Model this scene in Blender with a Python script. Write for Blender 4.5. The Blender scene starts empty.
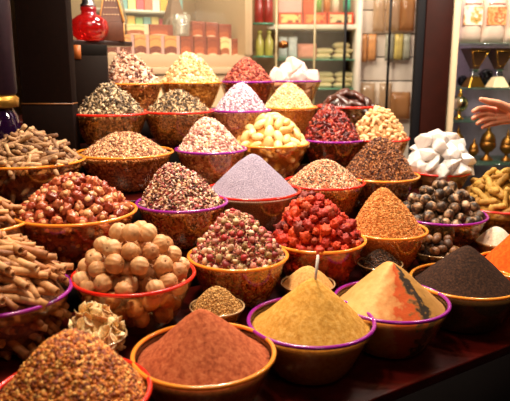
import bpy, bmesh, math, random
import numpy as np
from mathutils import Vector, Matrix, noise
random.seed(7); RNG = np.random.default_rng(11)
C = bpy.context.scene.collection
PI = math.pi
# ------------------------------------------------------------------ camera
PITCH = math.radians(12.4); FPX = 609.0; CAMZ = 1.5
cam_d = bpy.data.cameras.new('camera'); cam = bpy.data.objects.new('camera', cam_d); C.objects.link(cam)
cam.location = (0, 0, CAMZ); cam.rotation_euler = (PI/2 - PITCH, 0, 0)
cam_d.sensor_width = 36; cam_d.lens = 36*FPX/510; cam_d.clip_start = .05
cam_d.dof.use_dof = True; cam_d.dof.focus_distance = 1.85; cam_d.dof.aperture_fstop = 3.6
bpy.context.scene.camera = cam
ANG = math.radians(33); CA, SA = math.cos(ANG), math.sin(ANG)
def ray(px, py):
    a = (px-255)/FPX; b = (200.5-py)/FPX
    return Vector((a, math.cos(PITCH)+b*math.sin(PITCH), -math.sin(PITCH)+b*math.cos(PITCH)))
def at_y(px, py, Y): d = ray(px, py); return Vector((0, 0, CAMZ)) + d*(Y/d.y)
def at_z(px, py, Z): d = ray(px, py); return Vector((0, 0, CAMZ)) + d*((Z-CAMZ)/d.z)
def at_v(px, py, V): d = ray(px, py); return Vector((0, 0, CAMZ)) + d*(V/(-d.x*SA + d.y*CA))
def uv(p): return (p.x*CA + p.y*SA, -p.x*SA + p.y*CA)
def W(u, v, z): return Vector((u*CA - v*SA, u*SA + v*CA, z))
def depth(p): return p.y*math.cos(PITCH) + (CAMZ-p.z)*math.sin(PITCH)

# ------------------------------------------------------------------ materials
def new_mat(name):
    m = bpy.data.materials.new(name); m.use_nodes = True
    nt = m.node_tree; nt.nodes.clear()
    out = nt.nodes.new('ShaderNodeOutputMaterial')
    return m, nt, out
def srgb(c):
    return tuple(((x/255)/12.92 if x/255 <= .04045 else ((x/255+.055)/1.055)**2.4) for x in c) + (1,)
def ramp(nt, cols, fac, const=False):
    r = nt.nodes.new('ShaderNodeValToRGB'); e = r.color_ramp.elements
    n = len(cols)
    while len(e) < n: e.new(.5)
    if const: r.color_ramp.interpolation = 'CONSTANT'
    for i, c in enumerate(cols):
        e[i].position = i/n if const else i/max(1, n-1); e[i].color = srgb(c)
    nt.links.new(fac, r.inputs['Fac']); return r.outputs['Color']
def plain(name, col, rough=.5, metal=0, coat=0, bump=0, bscale=60, spec=.5, emit=0, sss=0, var=.12):
    m, nt, out = new_mat(name)
    b = nt.nodes.new('ShaderNodeBsdfPrincipled')
    b.inputs['Roughness'].default_value = rough; b.inputs['Metallic'].default_value = metal
    b.inputs['Coat Weight'].default_value = coat; b.inputs['Specular IOR Level'].default_value = spec
    if sss: b.inputs['Subsurface Weight'].default_value = sss; b.inputs['Subsurface Scale'].default_value = .02
    tc = nt.nodes.new('ShaderNodeTexCoord'); n = nt.nodes.new('ShaderNodeTexNoise')
    n.inputs['Scale'].default_value = bscale; n.inputs['Detail'].default_value = 4
    nt.links.new(tc.outputs['Object'], n.inputs['Vector'])
    lo = tuple(x*(1-var) for x in col); hi = tuple(min(255, x*(1+var)) for x in col)
    nt.links.new(ramp(nt, [lo, hi], n.outputs['Fac']), b.inputs['Base Color'])
    if bump:
        bp = nt.nodes.new('ShaderNodeBump'); bp.inputs['Strength'].default_value = bump; bp.inputs['Distance'].default_value = .004
        nt.links.new(n.outputs['Fac'], bp.inputs['Height']); nt.links.new(bp.outputs['Normal'], b.inputs['Normal'])
    if emit:
        b.inputs['Emission Color'].default_value = srgb(col); b.inputs['Emission Strength'].default_value = emit
    nt.links.new(b.outputs[0], out.inputs[0]); return m
def glass(name, tint, refl=.12, rough=.06, body=.0, bodycol=(255, 255, 255)):
    """thin clear glass or plastic: transmits with a tint, reflects more at grazing angles"""
    m, nt, out = new_mat(name)
    t = nt.nodes.new('ShaderNodeBsdfTransparent'); t.inputs[0].default_value = (*tint, 1)
    g = nt.nodes.new('ShaderNodeBsdfGlossy'); g.inputs['Roughness'].default_value = rough
    lw = nt.nodes.new('ShaderNodeLayerWeight'); lw.inputs[0].default_value = .25
    mr = nt.nodes.new('ShaderNodeMapRange'); mr.inputs['To Min'].default_value = refl*.35; mr.inputs['To Max'].default_value = min(1, refl*3.5)
    nt.links.new(lw.outputs['Facing'], mr.inputs['Value'])
    mx = nt.nodes.new('ShaderNodeMixShader'); nt.links.new(mr.outputs[0], mx.inputs[0])
    nt.links.new(t.outputs[0], mx.inputs[1]); nt.links.new(g.outputs[0], mx.inputs[2])
    last = mx
    if body:
        d = nt.nodes.new('ShaderNodeBsdfDiffuse'); d.inputs[0].default_value = srgb(bodycol)
        tr = nt.nodes.new('ShaderNodeBsdfTranslucent'); tr.inputs[0].default_value = srgb(bodycol)
        a = nt.nodes.new('ShaderNodeMixShader'); a.inputs[0].default_value = .5
        nt.links.new(d.outputs[0], a.inputs[1]); nt.links.new(tr.outputs[0], a.inputs[2])
        m2 = nt.nodes.new('ShaderNodeMixShader'); m2.inputs[0].default_value = body
        nt.links.new(mx.outputs[0], m2.inputs[1]); nt.links.new(a.outputs[0], m2.inputs[2]); last = m2
    nt.links.new(last.outputs[0], out.inputs[0]); return m
def piece_mat(name, cols, rough=.6, source='island', bump=.4, bscale=250, coat=0, mottle=.5, sss=0, wrinkle=False):
    """one colour drawn per grain (island) or per thing (object), with fine mottling"""
    m, nt, out = new_mat(name)
    b = nt.nodes.new('ShaderNodeBsdfPrincipled'); b.inputs['Roughness'].default_value = rough
    b.inputs['Coat Weight'].default_value = coat; b.inputs['Coat Roughness'].default_value = .25
    if sss: b.inputs['Subsurface Weight'].default_value = sss; b.inputs['Subsurface Scale'].default_value = .03
    if source == 'island': src = nt.nodes.new('ShaderNodeNewGeometry').outputs['Random Per Island']
    else: src = nt.nodes.new('ShaderNodeObjectInfo').outputs['Random']
    tc = nt.nodes.new('ShaderNodeTexCoord')
    n = nt.nodes.new('ShaderNodeTexNoise'); n.inputs['Scale'].default_value = bscale; n.inputs['Detail'].default_value = 3
    nt.links.new(tc.outputs['Object'], n.inputs['Vector'])
    col = ramp(nt, cols, src, source == 'island')
    hsv = nt.nodes.new('ShaderNodeHueSaturation'); nt.links.new(col, hsv.inputs['Color'])
    mr = nt.nodes.new('ShaderNodeMapRange'); mr.inputs['To Min'].default_value = 1-mottle; mr.inputs['To Max'].default_value = 1+mottle
    mr.inputs['From Min'].default_value = .25; mr.inputs['From Max'].default_value = .75
    nt.links.new(n.outputs['Fac'], mr.inputs['Value']); nt.links.new(mr.outputs[0], hsv.inputs['Value'])
    nt.links.new(hsv.outputs[0], b.inputs['Base Color'])
    if bump:
        bp = nt.nodes.new('ShaderNodeBump'); bp.inputs['Strength'].default_value = bump; bp.inputs['Distance'].default_value = .003
        nt.links.new(n.outputs['Fac'], bp.inputs['Height']); nt.links.new(bp.outputs['Normal'], b.inputs['Normal'])
    nt.links.new(b.outputs[0], out.inputs[0]); return m
def bed_mat(name, cols, scale=120, rough=.8, bump=.8, powder=False):
    """a packed bed of grains: cell colours with a relief; or a fine powder"""
    m, nt, out = new_mat(name)
    b = nt.nodes.new('ShaderNodeBsdfPrincipled'); b.inputs['Roughness'].default_value = rough; b.inputs['Specular IOR Level'].default_value = .2
    tc = nt.nodes.new('ShaderNodeTexCoord')
    bp = nt.nodes.new('ShaderNodeBump'); bp.inputs['Strength'].default_value = bump; bp.inputs['Distance'].default_value = .004
    if powder:
        n = nt.nodes.new('ShaderNodeTexNoise'); n.inputs['Scale'].default_value = scale; n.inputs['Detail'].default_value = 6; n.inputs['Roughness'].default_value = .7
        nt.links.new(tc.outputs['Object'], n.inputs['Vector'])
        mr = nt.nodes.new('ShaderNodeMapRange'); mr.inputs['From Min'].default_value = .3; mr.inputs['From Max'].default_value = .7
        nt.links.new(n.outputs['Fac'], mr.inputs['Value'])
        nt.links.new(ramp(nt, cols, mr.outputs[0]), b.inputs['Base Color']); nt.links.new(n.outputs['Fac'], bp.inputs['Height'])
    else:
        v = nt.nodes.new('ShaderNodeTexVoronoi'); v.inputs['Scale'].default_value = scale
        nt.links.new(tc.outputs['Object'], v.inputs['Vector'])
        sp = nt.nodes.new('ShaderNodeSeparateColor'); nt.links.new(v.outputs['Color'], sp.inputs[0])
        nt.links.new(ramp(nt, cols, sp.outputs[0]), b.inputs['Base Color'])
        inv = nt.nodes.new('ShaderNodeMath'); inv.operation = 'SUBTRACT'; inv.inputs[0].default_value = 1
        nt.links.new(v.outputs['Distance'], inv.inputs[1]); nt.links.new(inv.outputs[0], bp.inputs['Height'])
    nt.links.new(bp.outputs['Normal'], b.inputs['Normal'])
    nt.links.new(b.outputs[0], out.inputs[0]); return m

# ------------------------------------------------------------------ mesh helpers
class MB:
    def __init__(s): s.v = []; s.f = []
    def add(s, vs, fs):
        o = len(s.v); s.v += [tuple(v) for v in vs]; s.f += [tuple(i+o for i in f) for f in fs]; return s
    def box(s, x0, x1, y0, y1, z0, z1, T=None):
        vs = [Vector((x, y, z)) for x in (x0, x1) for y in (y0, y1) for z in (z0, z1)]
        if T: vs = [T @ v for v in vs]
        return s.add(vs, [(0,1,3,2), (4,6,7,5), (0,4,5,1), (2,3,7,6), (0,2,6,4), (1,5,7,3)])
    def lathe(s, prof, n=40, c=(0, 0, 0), closed=False, T=None):
        vs = []; fs = []; k = len(prof)
        for i in range(n):
            a = 2*PI*i/n
            for r, z in prof:
                p = Vector((c[0]+r*math.cos(a), c[1]+r*math.sin(a), c[2]+z)); vs.append(T @ p if T else p)
        for i in range(n):
            j = (i+1) % n
            for q in range(k if closed else k-1):
                q2 = (q+1) % k
                fs.append((i*k+q, j*k+q, j*k+q2, i*k+q2))
        return s.add(vs, fs)
    def tube(s, pts, rads, n=8, cap=True):
        pts = [Vector(p) for p in pts]
        if not hasattr(rads, '__len__'): rads = [rads]*len(pts)
        vs = []; fs = []; prev = None
        for i, p in enumerate(pts):
            t = (pts[min(i+1, len(pts)-1)] - pts[max(i-1, 0)]).normalized()
            if prev is None:
                a = Vector((0, 0, 1)) if abs(t.z) < .9 else Vector((1, 0, 0))
                x = t.cross(a).normalized()
            else: x = (prev - t*prev.dot(t)).normalized()
            prev = x; y = t.cross(x)
            for k in range(n):
                a = 2*PI*k/n; vs.append(p + (x*math.cos(a) + y*math.sin(a))*rads[i])
        for i in range(len(pts)-1):
            for k in range(n):
                k2 = (k+1) % n; fs.append((i*n+k, i*n+k2, (i+1)*n+k2, (i+1)*n+k))
        if cap: fs.append(tuple(range(n))[::-1]); fs.append(tuple((len(pts)-1)*n+k for k in range(n)))
        return s.add(vs, fs)
    def prism(s, poly, z0, z1, T=None):      # poly: 2-D outline in x,y
        n = len(poly); vs = [Vector((x, y, z0)) for x, y in poly] + [Vector((x, y, z1)) for x, y in poly]
        if T: vs = [T @ v for v in vs]
        return s.add(vs, [tuple(range(n))[::-1], tuple(range(n, 2*n))] + [(i, (i+1) % n, n+(i+1) % n, n+i) for i in range(n)])
    def mesh(s, name, smooth=True):
        me = bpy.data.meshes.new(name); me.from_pydata([tuple(v) for v in s.v], [], s.f)
        bm = bmesh.new(); bm.from_mesh(me); bmesh.ops.recalc_face_normals(bm, faces=bm.faces); bm.to_mesh(me); bm.free()
        if smooth: me.shade_smooth()
        me.update(); return me
    def build(s, name, mat, parent=None, smooth=True, loc=None, bevel=0):
        o = link(name, s.mesh(name, smooth), mat, parent, loc)
        if bevel:
            m = o.modifiers.new('bevel', 'BEVEL'); m.width = bevel; m.segments = 2; m.limit_method = 'ANGLE'
        return o
def link(name, me, mat=None, parent=None, loc=None):
    o = bpy.data.objects.new(name, me); C.objects.link(o)
    if mat is not None and not me.materials:
        for m in (mat if isinstance(mat, (list, tuple)) else [mat]): me.materials.append(m)
    if parent: o.parent = parent
    if loc is not None: o.location = loc
    return o
def tag(o, label=None, cat=None, group=None, kind=None):
    if label: o['label'] = label
    if cat: o['category'] = cat
    if group: o['group'] = group
    if kind: o['kind'] = kind
    return o
def thing(name, label, cat, loc=(0, 0, 0), rz=0, group=None):
    o = bpy.data.objects.new(name, None); C.objects.link(o); o.empty_display_size = .02
    o.location = loc; o.rotation_euler = (0, 0, rz); return tag(o, label, cat, group)
def ico(sub, jit=0, scale=(1, 1, 1), seed=0, nf=0, na=0):
    bm = bmesh.new(); bmesh.ops.create_icosphere(bm, subdivisions=sub, radius=1)
    rr = random.Random(seed)
    vs = []
    for v in bm.verts:
        c = v.co.copy(); k = 1 + rr.uniform(-jit, jit)
        if nf: k += na*noise.noise(c*nf + Vector((seed*3.7, 0, 0)))
        c *= k; vs.append(Vector((c.x*scale[0], c.y*scale[1], c.z*scale[2])))
    fs = [tuple(v.index for v in f.verts) for f in bm.faces]; bm.free(); return vs, fs

# grain templates for what nobody could count
def t_crumb(a=1, b=.8, c=.7): return [ico(1, .28, (a, b, c), i) for i in range(5)]
def t_seed(a=1, b=.38, c=.34): return [ico(1, .08, (a, b, c), i) for i in range(3)]
def t_flake(a=1, b=.7, c=.14):
    out = []
    for i in range(5):
        vs, fs = ico(1, .3, (a, b, c), i+9)
        vs = [Vector((v.x, v.y, v.z + (.45-.15*i)*(v.x*v.x) - .3*v.y*v.y)) for v in vs]; out.append((vs, fs))
    return out
def t_curl(r=.2):
    out = []
    for i in range(4):
        m = MB(); k = 1.0+.5*i
        pts = [(math.sin(a*k)*.8, (1-math.cos(a*k))*.6, .15*math.sin(3*a)) for a in np.linspace(-.9, .9, 5)]
        m.tube(pts, [r*.6, r, r*1.1, r, r*.5], 4); out.append(([Vector(v) for v in m.v], m.f))
    return out
def t_clove():
    out = []
    for i in range(3):
        m = MB(); m.tube([(-1, 0, 0), (.3, .05*i, 0), (.6, 0, 0)], [.14, .2, .36], 5)
        vs, fs = ico(1, .2, (.36, .36, .36), i); m.add([v + Vector((.75, 0, 0)) for v in vs], fs); out.append(([Vector(v) for v in m.v], m.f))
    return out
def scatter_arrays(temps, P, N, size, szvar=.3, tilt=.5, flat=True):
    V = []; F = []; off = 0
    n = len(P)
    for ti, (vs, fs) in enumerate(temps):
        idx = np.arange(n)[np.arange(n) % len(temps) == ti]
        if not len(idx): continue
        tv = np.array([list(v) for v in vs]); k = len(tv)
        nn = N[idx] + RNG.normal(0, tilt, (len(idx), 3)); nn /= np.linalg.norm(nn, axis=1, keepdims=True)
        rd = RNG.normal(0, 1, (len(idx), 3)); x = rd - (rd*nn).sum(1, keepdims=True)*nn; x /= np.linalg.norm(x, axis=1, keepdims=True)
        y = np.cross(nn, x)
        s = size*(1 + RNG.uniform(-szvar, szvar, (len(idx), 1, 1)))
        pts = P[idx][:, None, :] + s*(tv[None, :, 0:1]*x[:, None, :] + tv[None, :, 1:2]*y[:, None, :] + tv[None, :, 2:3]*nn[:, None, :])
        V.append(pts.reshape(-1, 3))
        byn = {}
        for f in fs: byn.setdefault(len(f), []).append(f)
        for L, fl in byn.items():
            fa = np.array(fl)[None] + (off + np.arange(len(idx))*k)[:, None, None]; F.append(fa.reshape(-1, L))
        off += len(idx)*k
    return np.concatenate(V), F
def np_mesh(name, V, F, smooth=False, matidx=None):
    me = bpy.data.meshes.new(name); me.vertices.add(len(V)); me.vertices.foreach_set('co', V.astype(np.float32).ravel())
    nl = sum(f.size for f in F); npoly = sum(len(f) for f in F)
    me.loops.add(nl); me.polygons.add(npoly)
    me.loops.foreach_set('vertex_index', np.concatenate([f.ravel() for f in F]).astype(np.int32))
    tot = np.concatenate([np.full(len(f), f.shape[1]) for f in F]).astype(np.int32)
    st = np.concatenate([[0], np.cumsum(tot)[:-1]]).astype(np.int32)
    me.polygons.foreach_set('loop_start', st); me.polygons.foreach_set('loop_total', tot)
    if matidx is not None: me.polygons.foreach_set('material_index', matidx.astype(np.int32))
    me.update(calc_edges=True); me.validate()
    if smooth: me.shade_smooth()
    return me

# ------------------------------------------------------------------ bowls and heaps
MAT_BOWL = glass('bowl_glass', (.93, .80, .62), .10, .08, .03, (255, 190, 110))
RIMS = {
 'amber':  plain('amber_rim', (238, 150, 52), .22, coat=.6, var=.04, sss=.2),
 'red':    plain('red_rim', (222, 38, 22), .25, coat=.6, var=.04),
 'purple': plain('purple_rim', (150, 36, 150), .22, coat=.6, var=.04),
 'clear':  plain('clear_rim', (190, 160, 120), .15, coat=.8, var=.04)}
NB = .50; PB = .60
def prof(R, H, s): return R*(NB + (1-NB)*s**PB)
def make_bowl(label, p, R, H, rim, rt=.0055):
    t = thing('spice_bowl', label, 'bowl', p)
    ns = 12; th = .003
    outer = [(max(0, prof(R, H, 0)-.012), 0)] + [(prof(R, H, i/ns), H*i/ns + .002*(i == 0)) for i in range(ns+1)]
    inner = [(r-th, z+(th if i == 0 else 0)) for i, (r, z) in enumerate(outer[1:])][::-1]
    pr = [(.0004, 0)] + outer + inner + [(.0004, .005)]
    MB().lathe(pr, 56).build('glass_body', MAT_BOWL, t)
    w = rt
    ring = [(R - .0015 + w*math.cos(a), H + w*.9*math.sin(a)) for a in np.linspace(0, 2*PI, 9)[:-1]]
    o = MB().lathe(ring, 72, closed=True).build('rim', RIMS[rim], t)
    if rim != 'clear': o['label'] = rim + ' rim'
    return t
class Heap:
    """surface of a spice heap standing in a bowl: local coordinates, bowl base at z=0"""
    def __init__(s, R, H, h, k=.12, ax=0, ay=0, fill=.93, drop=.012, lump=.004, seed=1, nf=18, dome=.38):
        s.R, s.H, s.h, s.k, s.ax, s.ay = R, H, h+drop, k, ax, ay
        s.dome = dome; s.z0 = H - drop; s.Rf = R*fill; s.lump = lump; s.seed = seed; s.nf = nf
    def top(s, r, a):
        t = min(1, r/s.Rf)
        g = (math.sqrt(1+s.k**2) - math.sqrt(t*t+s.k**2))/(math.sqrt(1+s.k**2) - s.k)
        g = g*(1-s.dome) + s.dome*(1-t*t)
        x = r*math.cos(a) + s.ax*max(0, 1-t); y = r*math.sin(a) + s.ay*g*(1-t)
        n = noise.noise(Vector((x*s.nf, y*s.nf, s.seed*5.1)))*s.lump + noise.noise(Vector((x*s.nf*3, y*s.nf*3, s.seed)))*s.lump*.4
        return Vector((x, y, s.z0 + s.h*g + n*(1-t**6)))
    def inner(s, q, gap=.006): return prof(s.R, s.H, q)-gap
    def base_mesh(s, nr=40, na=96, inset=0):
        vs = []; fs = []
        rings = [('t', r) for r in np.linspace(0, 1, nr)]
        for kind, r in rings:
            for j in range(na):
                a = 2*PI*j/na; p = s.top(r*s.Rf, a); p.z -= inset; vs.append(p)
        zt = (s.z0-inset)/s.H
        for q in np.linspace(zt*.98, .06, 10):
            for j in range(na):
                a = 2*PI*j/na; R = min(s.inner(q)-inset*.6, 9)
                nn = 1 + noise.noise(Vector((math.cos(a)*6, math.sin(a)*6, q*6+s.seed)))*.01
                vs.append(Vector((R*nn*math.cos(a), R*nn*math.sin(a), q*s.H)))
        K = nr+10
        for i in range(K-1):
            for j in range(na):
                j2 = (j+1) % na; fs.append((i*na+j, (i+1)*na+j, (i+1)*na+j2, i*na+j2))
        return np.array([list(v) for v in vs]), np.array(fs)
    def sample_top(s, n, rmax=1.0):
        P = []; N = []
        rr = np.sqrt(RNG.uniform(0, rmax**2, n))*s.Rf; aa = RNG.uniform(0, 2*PI, n); e = .004
        for r, a in zip(rr, aa):
            p = s.top(r, a); p1 = s.top(min(r+e, s.Rf), a) if r < s.Rf-e else p; p2 = s.top(r, a+e/max(r, .01))
            if p1 is p: p0 = s.top(r-e, a); d1 = p-p0
            else: d1 = p1-p
            nn = d1.cross(p2-p)
            if nn.z < 0: nn = -nn
            nn = nn.normalized() if nn.length > 1e-9 else Vector((0, 0, 1)); P.append(list(p)); N.append(list(nn))
        return np.array(P), np.array(N)
    def sample_wall(s, n, gap, a0=0, a1=2*PI):
        q = RNG.uniform(.08, max(.2, (s.z0)/s.H - .01), n); a = RNG.uniform(a0, a1, n)
        R = np.array([s.inner(x, gap) for x in q])
        P = np.stack([R*np.cos(a), R*np.sin(a), q*s.H], 1); N = np.stack([np.cos(a), np.sin(a), -.4*np.ones(n)], 1)
        return P, N/np.linalg.norm(N, axis=1, keepdims=True)
def thin(P, N, d, nmax, order=None, taken=None):
    """keeps points at least d apart"""
    keep = []; acc = np.zeros((0, 3)) if taken is None else taken
    for i in (order if order is not None else range(len(P))):
        if len(acc) and (((acc-P[i])**2).sum(1) < d*d).any(): continue
        keep.append(i); acc = np.vstack([acc, P[i]])
        if len(keep) >= nmax: break
    return P[keep], N[keep], acc

def stuff_heap(name, label, cat, p, hp, pm, bm_, temps, size, n, wall=.5, tilt=.5, szvar=.3, inset=None, base=True):
    ins = size*.4 if inset is None else inset
    VB, FB = hp.base_mesh(28, 64, ins)
    P, N = hp.sample_top(n); Pw, Nw = hp.sample_wall(int(n*wall), size*.45+.006)
    P = P - N*size*.15
    V, F = scatter_arrays(temps, np.vstack([P, Pw]), np.vstack([N, Nw]), size, szvar, tilt)
    # keep every grain inside the glass
    rad = np.hypot(V[:, 0], V[:, 1]); q = np.clip(V[:, 2]/hp.H, 0.03, 1); lim = prof(hp.R, hp.H, q)-.0045
    k = np.where((rad > lim) & (V[:, 2] < hp.H+.004), lim/np.maximum(rad, 1e-6), 1); V[:, 0] *= k; V[:, 1] *= k
    V[:, 2] = np.maximum(V[:, 2], .006)
    nb = len(VB); VV = np.vstack([VB, V]); FF = [FB] + [f+nb for f in F]
    mi = np.concatenate([np.ones(len(FB))] + [np.zeros(len(f)) for f in F])
    me = np_mesh(name, VV, FF, True, mi)
    o = link(name, me, [pm, bm_], None, p); return tag(o, label, cat, kind='stuff')
def powder_heap(name, label, p, hp, mat):
    V, F = hp.base_mesh(70, 128)
    me = np_mesh(name, V, [F], True); o = link(name, me, mat, None, p); return tag(o, label, 'spice', kind='stuff')
def align(n, spin, tilt=.2):
    """rotation whose local z looks along n (jittered)"""
    n = (Vector(n) + Vector(RNG.normal(0, tilt, 3))).normalized()
    return (n.to_track_quat('Z', 'Y').to_matrix().to_4x4() @ Matrix.Rotation(spin, 4, 'Z'))
def place(protos, label, cat, group, p, P, N, scl=(.88, 1.12), tilt=.25, lift=0, upright=True, spin=(0, 2*PI), up=0):
    """puts one thing per point; protos = list of (root, children) made before; the first use moves the proto itself"""
    for i in range(len(P)):
        root = protos[i % len(protos)]
        if root.get('_used'):
            r = root.copy(); C.objects.link(r)
            for ch in root.children:
                c = ch.copy(); C.objects.link(c); c.parent = r
        else: r = root
        root['_used'] = 1
        s = RNG.uniform(*scl)
        q = Vector(P[i]) + Vector(p) + Vector(N[i])*lift
        nv = Vector(N[i])*(1-up) + Vector((0, 0, up)); R = align(nv, 0, tilt)
        if spin[1]-spin[0] < 6:
            w_ = RNG.uniform(*spin); zz_ = (nv.normalized() + Vector(RNG.normal(0, tilt*.5, 3))).normalized(); xx_ = Vector((math.cos(w_), math.sin(w_), 0)); xx_ = (xx_ - zz_*xx_.dot(zz_)).normalized(); yy_ = zz_.cross(xx_)
            R = Matrix((xx_, yy_, zz_)).transposed().to_4x4()
        else: R = align(nv, RNG.uniform(0, 2*PI), tilt)
        if not upright: R = Matrix(np.array(align(RNG.normal(0, 1, 3), RNG.uniform(0, 6.28), 0)).tolist())
        r.matrix_world = Matrix.Translation(q) @ R @ Matrix.Scale(s, 4)
        tag(r, label, cat, group); MADE.append(r)
MADE = []
def one(name, vs_fs, mat):
    me = MB().add(*vs_fs).mesh(name); return link(name, me, mat)
FRONT = (-PI*1.06, PI*.06)   # side of a bowl that faces the aisle
def pile(kindname, protos, label, cat, group, p, hp, d, nmax, wall_n=60, bedcols=None, bedscale=60, scl=(.88, 1.12), tilt=.25, ins=None, lift=0, corelabel=None, upright=True, cand=3500, wgap=None, bm_=None, spin=(0, 2*PI), up=0, rmax=.96, xcut=9):
    P, N = hp.sample_top(cand, rmax); kk = P[:, 0] < xcut*hp.R; P, N = P[kk], N[kk]
    P, N, acc = thin(P, N, d, nmax)
    Pw, Nw = hp.sample_wall(900, wgap or d*.5+.005, *FRONT)
    Pw, Nw, acc = thin(Pw, Nw, d, wall_n, taken=acc)
    P = np.vstack([P, Pw]); N = np.vstack([N, Nw])
    place(protos, label, cat, group, p, P, N, scl, tilt, lift, upright, spin, up)
    V, F = hp.base_mesh(30, 64, ins if ins is not None else d*.32)
    me = np_mesh(kindname+'_bed', V, [F], True)
    o = link(kindname+'_bed', me, bm_ or bed_mat(kindname+'_bed', bedcols, bedscale, .7, 1.0), None, p)
    tag(o, corelabel, cat, kind='stuff')

# drops camera -> rim plane for every step, and the step treads
BH = .14
DROP = [.625, .53, .42, .31, .18, .075]
VROW = [c*CA for c in (1.33, 1.70, 2.09, 2.46, 2.84, 3.20)]
TZ = [CAMZ - d - BH for d in DROP]
def bowl_at(row, cx, cy, w, rim, label, top_y, H=BH, k=.12, axp=0, Dfix=None, small=False, hz=None, **kw):
    zr = CAMZ - DROP[row] if hz is None else hz
    c = at_z(cx, cy, zr)
    if row == 5: c = at_v(cx, cy, VROW[5]); c.z = zr
    R = w*depth(c)/FPX/2*.985
    base = Vector((c.x, c.y, zr-H))
    top = at_y(cx, top_y, c.y)
    make_bowl(label, base, R, H, rim, .0055 if not small else .0028)
    hp = Heap(R, H, top.z - zr, k, ax=axp*depth(c)/FPX, seed=row*10+cx*.01, **kw)
    return base, hp

# ================================================================== ROW 1: powders at the front
def pw(name, cols, scale=90, bump=.5): return bed_mat(name, cols, scale, .9, bump, True)
b, h = bowl_at(0, 72, 392, 158, 'red', 'red-rimmed glass bowl nearest the camera at bottom left', 334, k=.3, lump=.006)
gold = [(120, 52, 12), (196, 104, 30), (232, 150, 62), (250, 190, 105), (205, 112, 34), (150, 66, 20)]
stuff_heap('crushed_spice_heap', 'heap of crushed golden brown seed granules in the bottom left bowl', 'spice', b, h,
    piece_mat('crushed_grain', gold, .55), bed_mat('crushed_bed', gold, 130), t_crumb(), .0052, 5200)
b, h = bowl_at(0, 204, 352, 144, 'amber', 'amber-rimmed glass bowl of red-brown powder at the front', 309, k=.1, dome=.08, axp=-2, lump=.003, fill=.86)
powder_heap('brown_powder_heap', 'smooth cone of red-brown ground spice in the front amber-rimmed bowl', b, h, pw('brown_powder', [(128, 56, 32), (180, 92, 56), (206, 122, 80)]))
b, h = bowl_at(0, 311, 320, 128, 'purple', 'purple-rimmed glass bowl of yellow powder at the front', 279, k=.1, dome=.08, axp=2, lump=.005, fill=.88)
powder_heap('yellow_powder_heap', 'yellow ground spice cone with a small white stick in its peak', b, h, pw('yellow_powder', [(176, 118, 40), (206, 152, 66), (222, 176, 98)]))
apex = Vector(b) + h.top(0, 0)
st = MB(); st.tube([(0, 0, -.03), (.008, 0, .062)], [.0034, .0034], 8)
tag(st.build('white_stick', plain('white_plastic', (245, 240, 232), .4, var=.02), loc=apex + Vector((.001, 0, 0))), 'thin white plastic stick standing in the yellow spice cone', 'stick')
# layered powder
b, h = bowl_at(0, 391, 300, 115, 'purple', 'purple-rimmed glass bowl of powder in yellow, orange and black bands', 262, k=.12, dome=.08, axp=-3, lump=.004, fill=.9)
m, nt, out = new_mat('banded_powder'); bs = nt.nodes.new('ShaderNodeBsdfPrincipled'); bs.inputs['Roughness'].default_value = .9
tc = nt.nodes.new('ShaderNodeTexCoord'); sx = nt.nodes.new('ShaderNodeSeparateXYZ'); nt.links.new(tc.outputs['Object'], sx.inputs[0])
nz = nt.nodes.new('ShaderNodeTexNoise'); nz.inputs['Scale'].default_value = 45; nz.inputs['Detail'].default_value = 6; nt.links.new(tc.outputs['Object'], nz.inputs['Vector'])
at2 = nt.nodes.new('ShaderNodeMath'); at2.operation = 'ARCTAN2'
nt.links.new(sx.outputs['Y'], at2.inputs[0]); nt.links.new(sx.outputs['X'], at2.inputs[1])
ad = nt.nodes.new('ShaderNodeMath'); ad.operation = 'MULTIPLY_ADD'; ad.inputs[1].default_value = 1.1; nt.links.new(nz.outputs['Fac'], ad.inputs[0]); nt.links.new(at2.outputs[0], ad.inputs[2])
mr = nt.nodes.new('ShaderNodeMapRange'); mr.inputs['From Min'].default_value = -PI+.55; mr.inputs['From Max'].default_value = PI+.55; nt.links.new(ad.outputs[0], mr.inputs['Value'])
rp = nt.nodes.new('ShaderNodeValToRGB'); rp.color_ramp.interpolation = 'LINEAR'
bands = [(0, (206, 150, 80)), (.14, (232, 192, 124)), (.185, (220, 160, 96)), (.225, (204, 130, 70)), (.245, (196, 78, 24)), (.29, (206, 88, 28)), (.305, (150, 96, 44)), (.32, (52, 36, 20)), (.355, (44, 30, 18)), (.375, (180, 128, 56)), (.6, (206, 150, 76)), (1, (206, 150, 80))]
e = rp.color_ramp.elements
while len(e) < len(bands): e.new(.5)
for i, (q, c) in enumerate(bands): e[i].position = q; e[i].color = srgb(c)
nt.links.new(mr.outputs[0], rp.inputs[0]); nt.links.new(rp.outputs[0], bs.inputs['Base Color'])
bp = nt.nodes.new('ShaderNodeBump'); bp.inputs['Strength'].default_value = .5; bp.inputs['Distance'].default_value = .004
nt.links.new(nz.outputs['Fac'], bp.inputs['Height']); nt.links.new(bp.outputs[0], bs.inputs['Normal']); nt.links.new(bs.outputs[0], out.inputs[0])
powder_heap('banded_powder_heap', 'cone of mixed powder with orange and black stripes down a yellow side', b, h, m)
b, h = bowl_at(0, 465, 280, 108, 'amber', 'amber-rimmed glass bowl of black-brown powder near the front right', 246, k=.12, dome=.08, lump=.003, fill=.9)
powder_heap('dark_powder_heap', 'cone of black-brown ground spice in the bowl at front right', b, h, pw('dark_powder', [(22, 13, 9), (52, 32, 22), (84, 52, 34)], 140))
b, h = bowl_at(0, 524, 265, 94, 'amber', 'amber-rimmed bowl of bright orange powder cut by the right edge', 223, k=.12, dome=.08, lump=.003, fill=.9)
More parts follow.
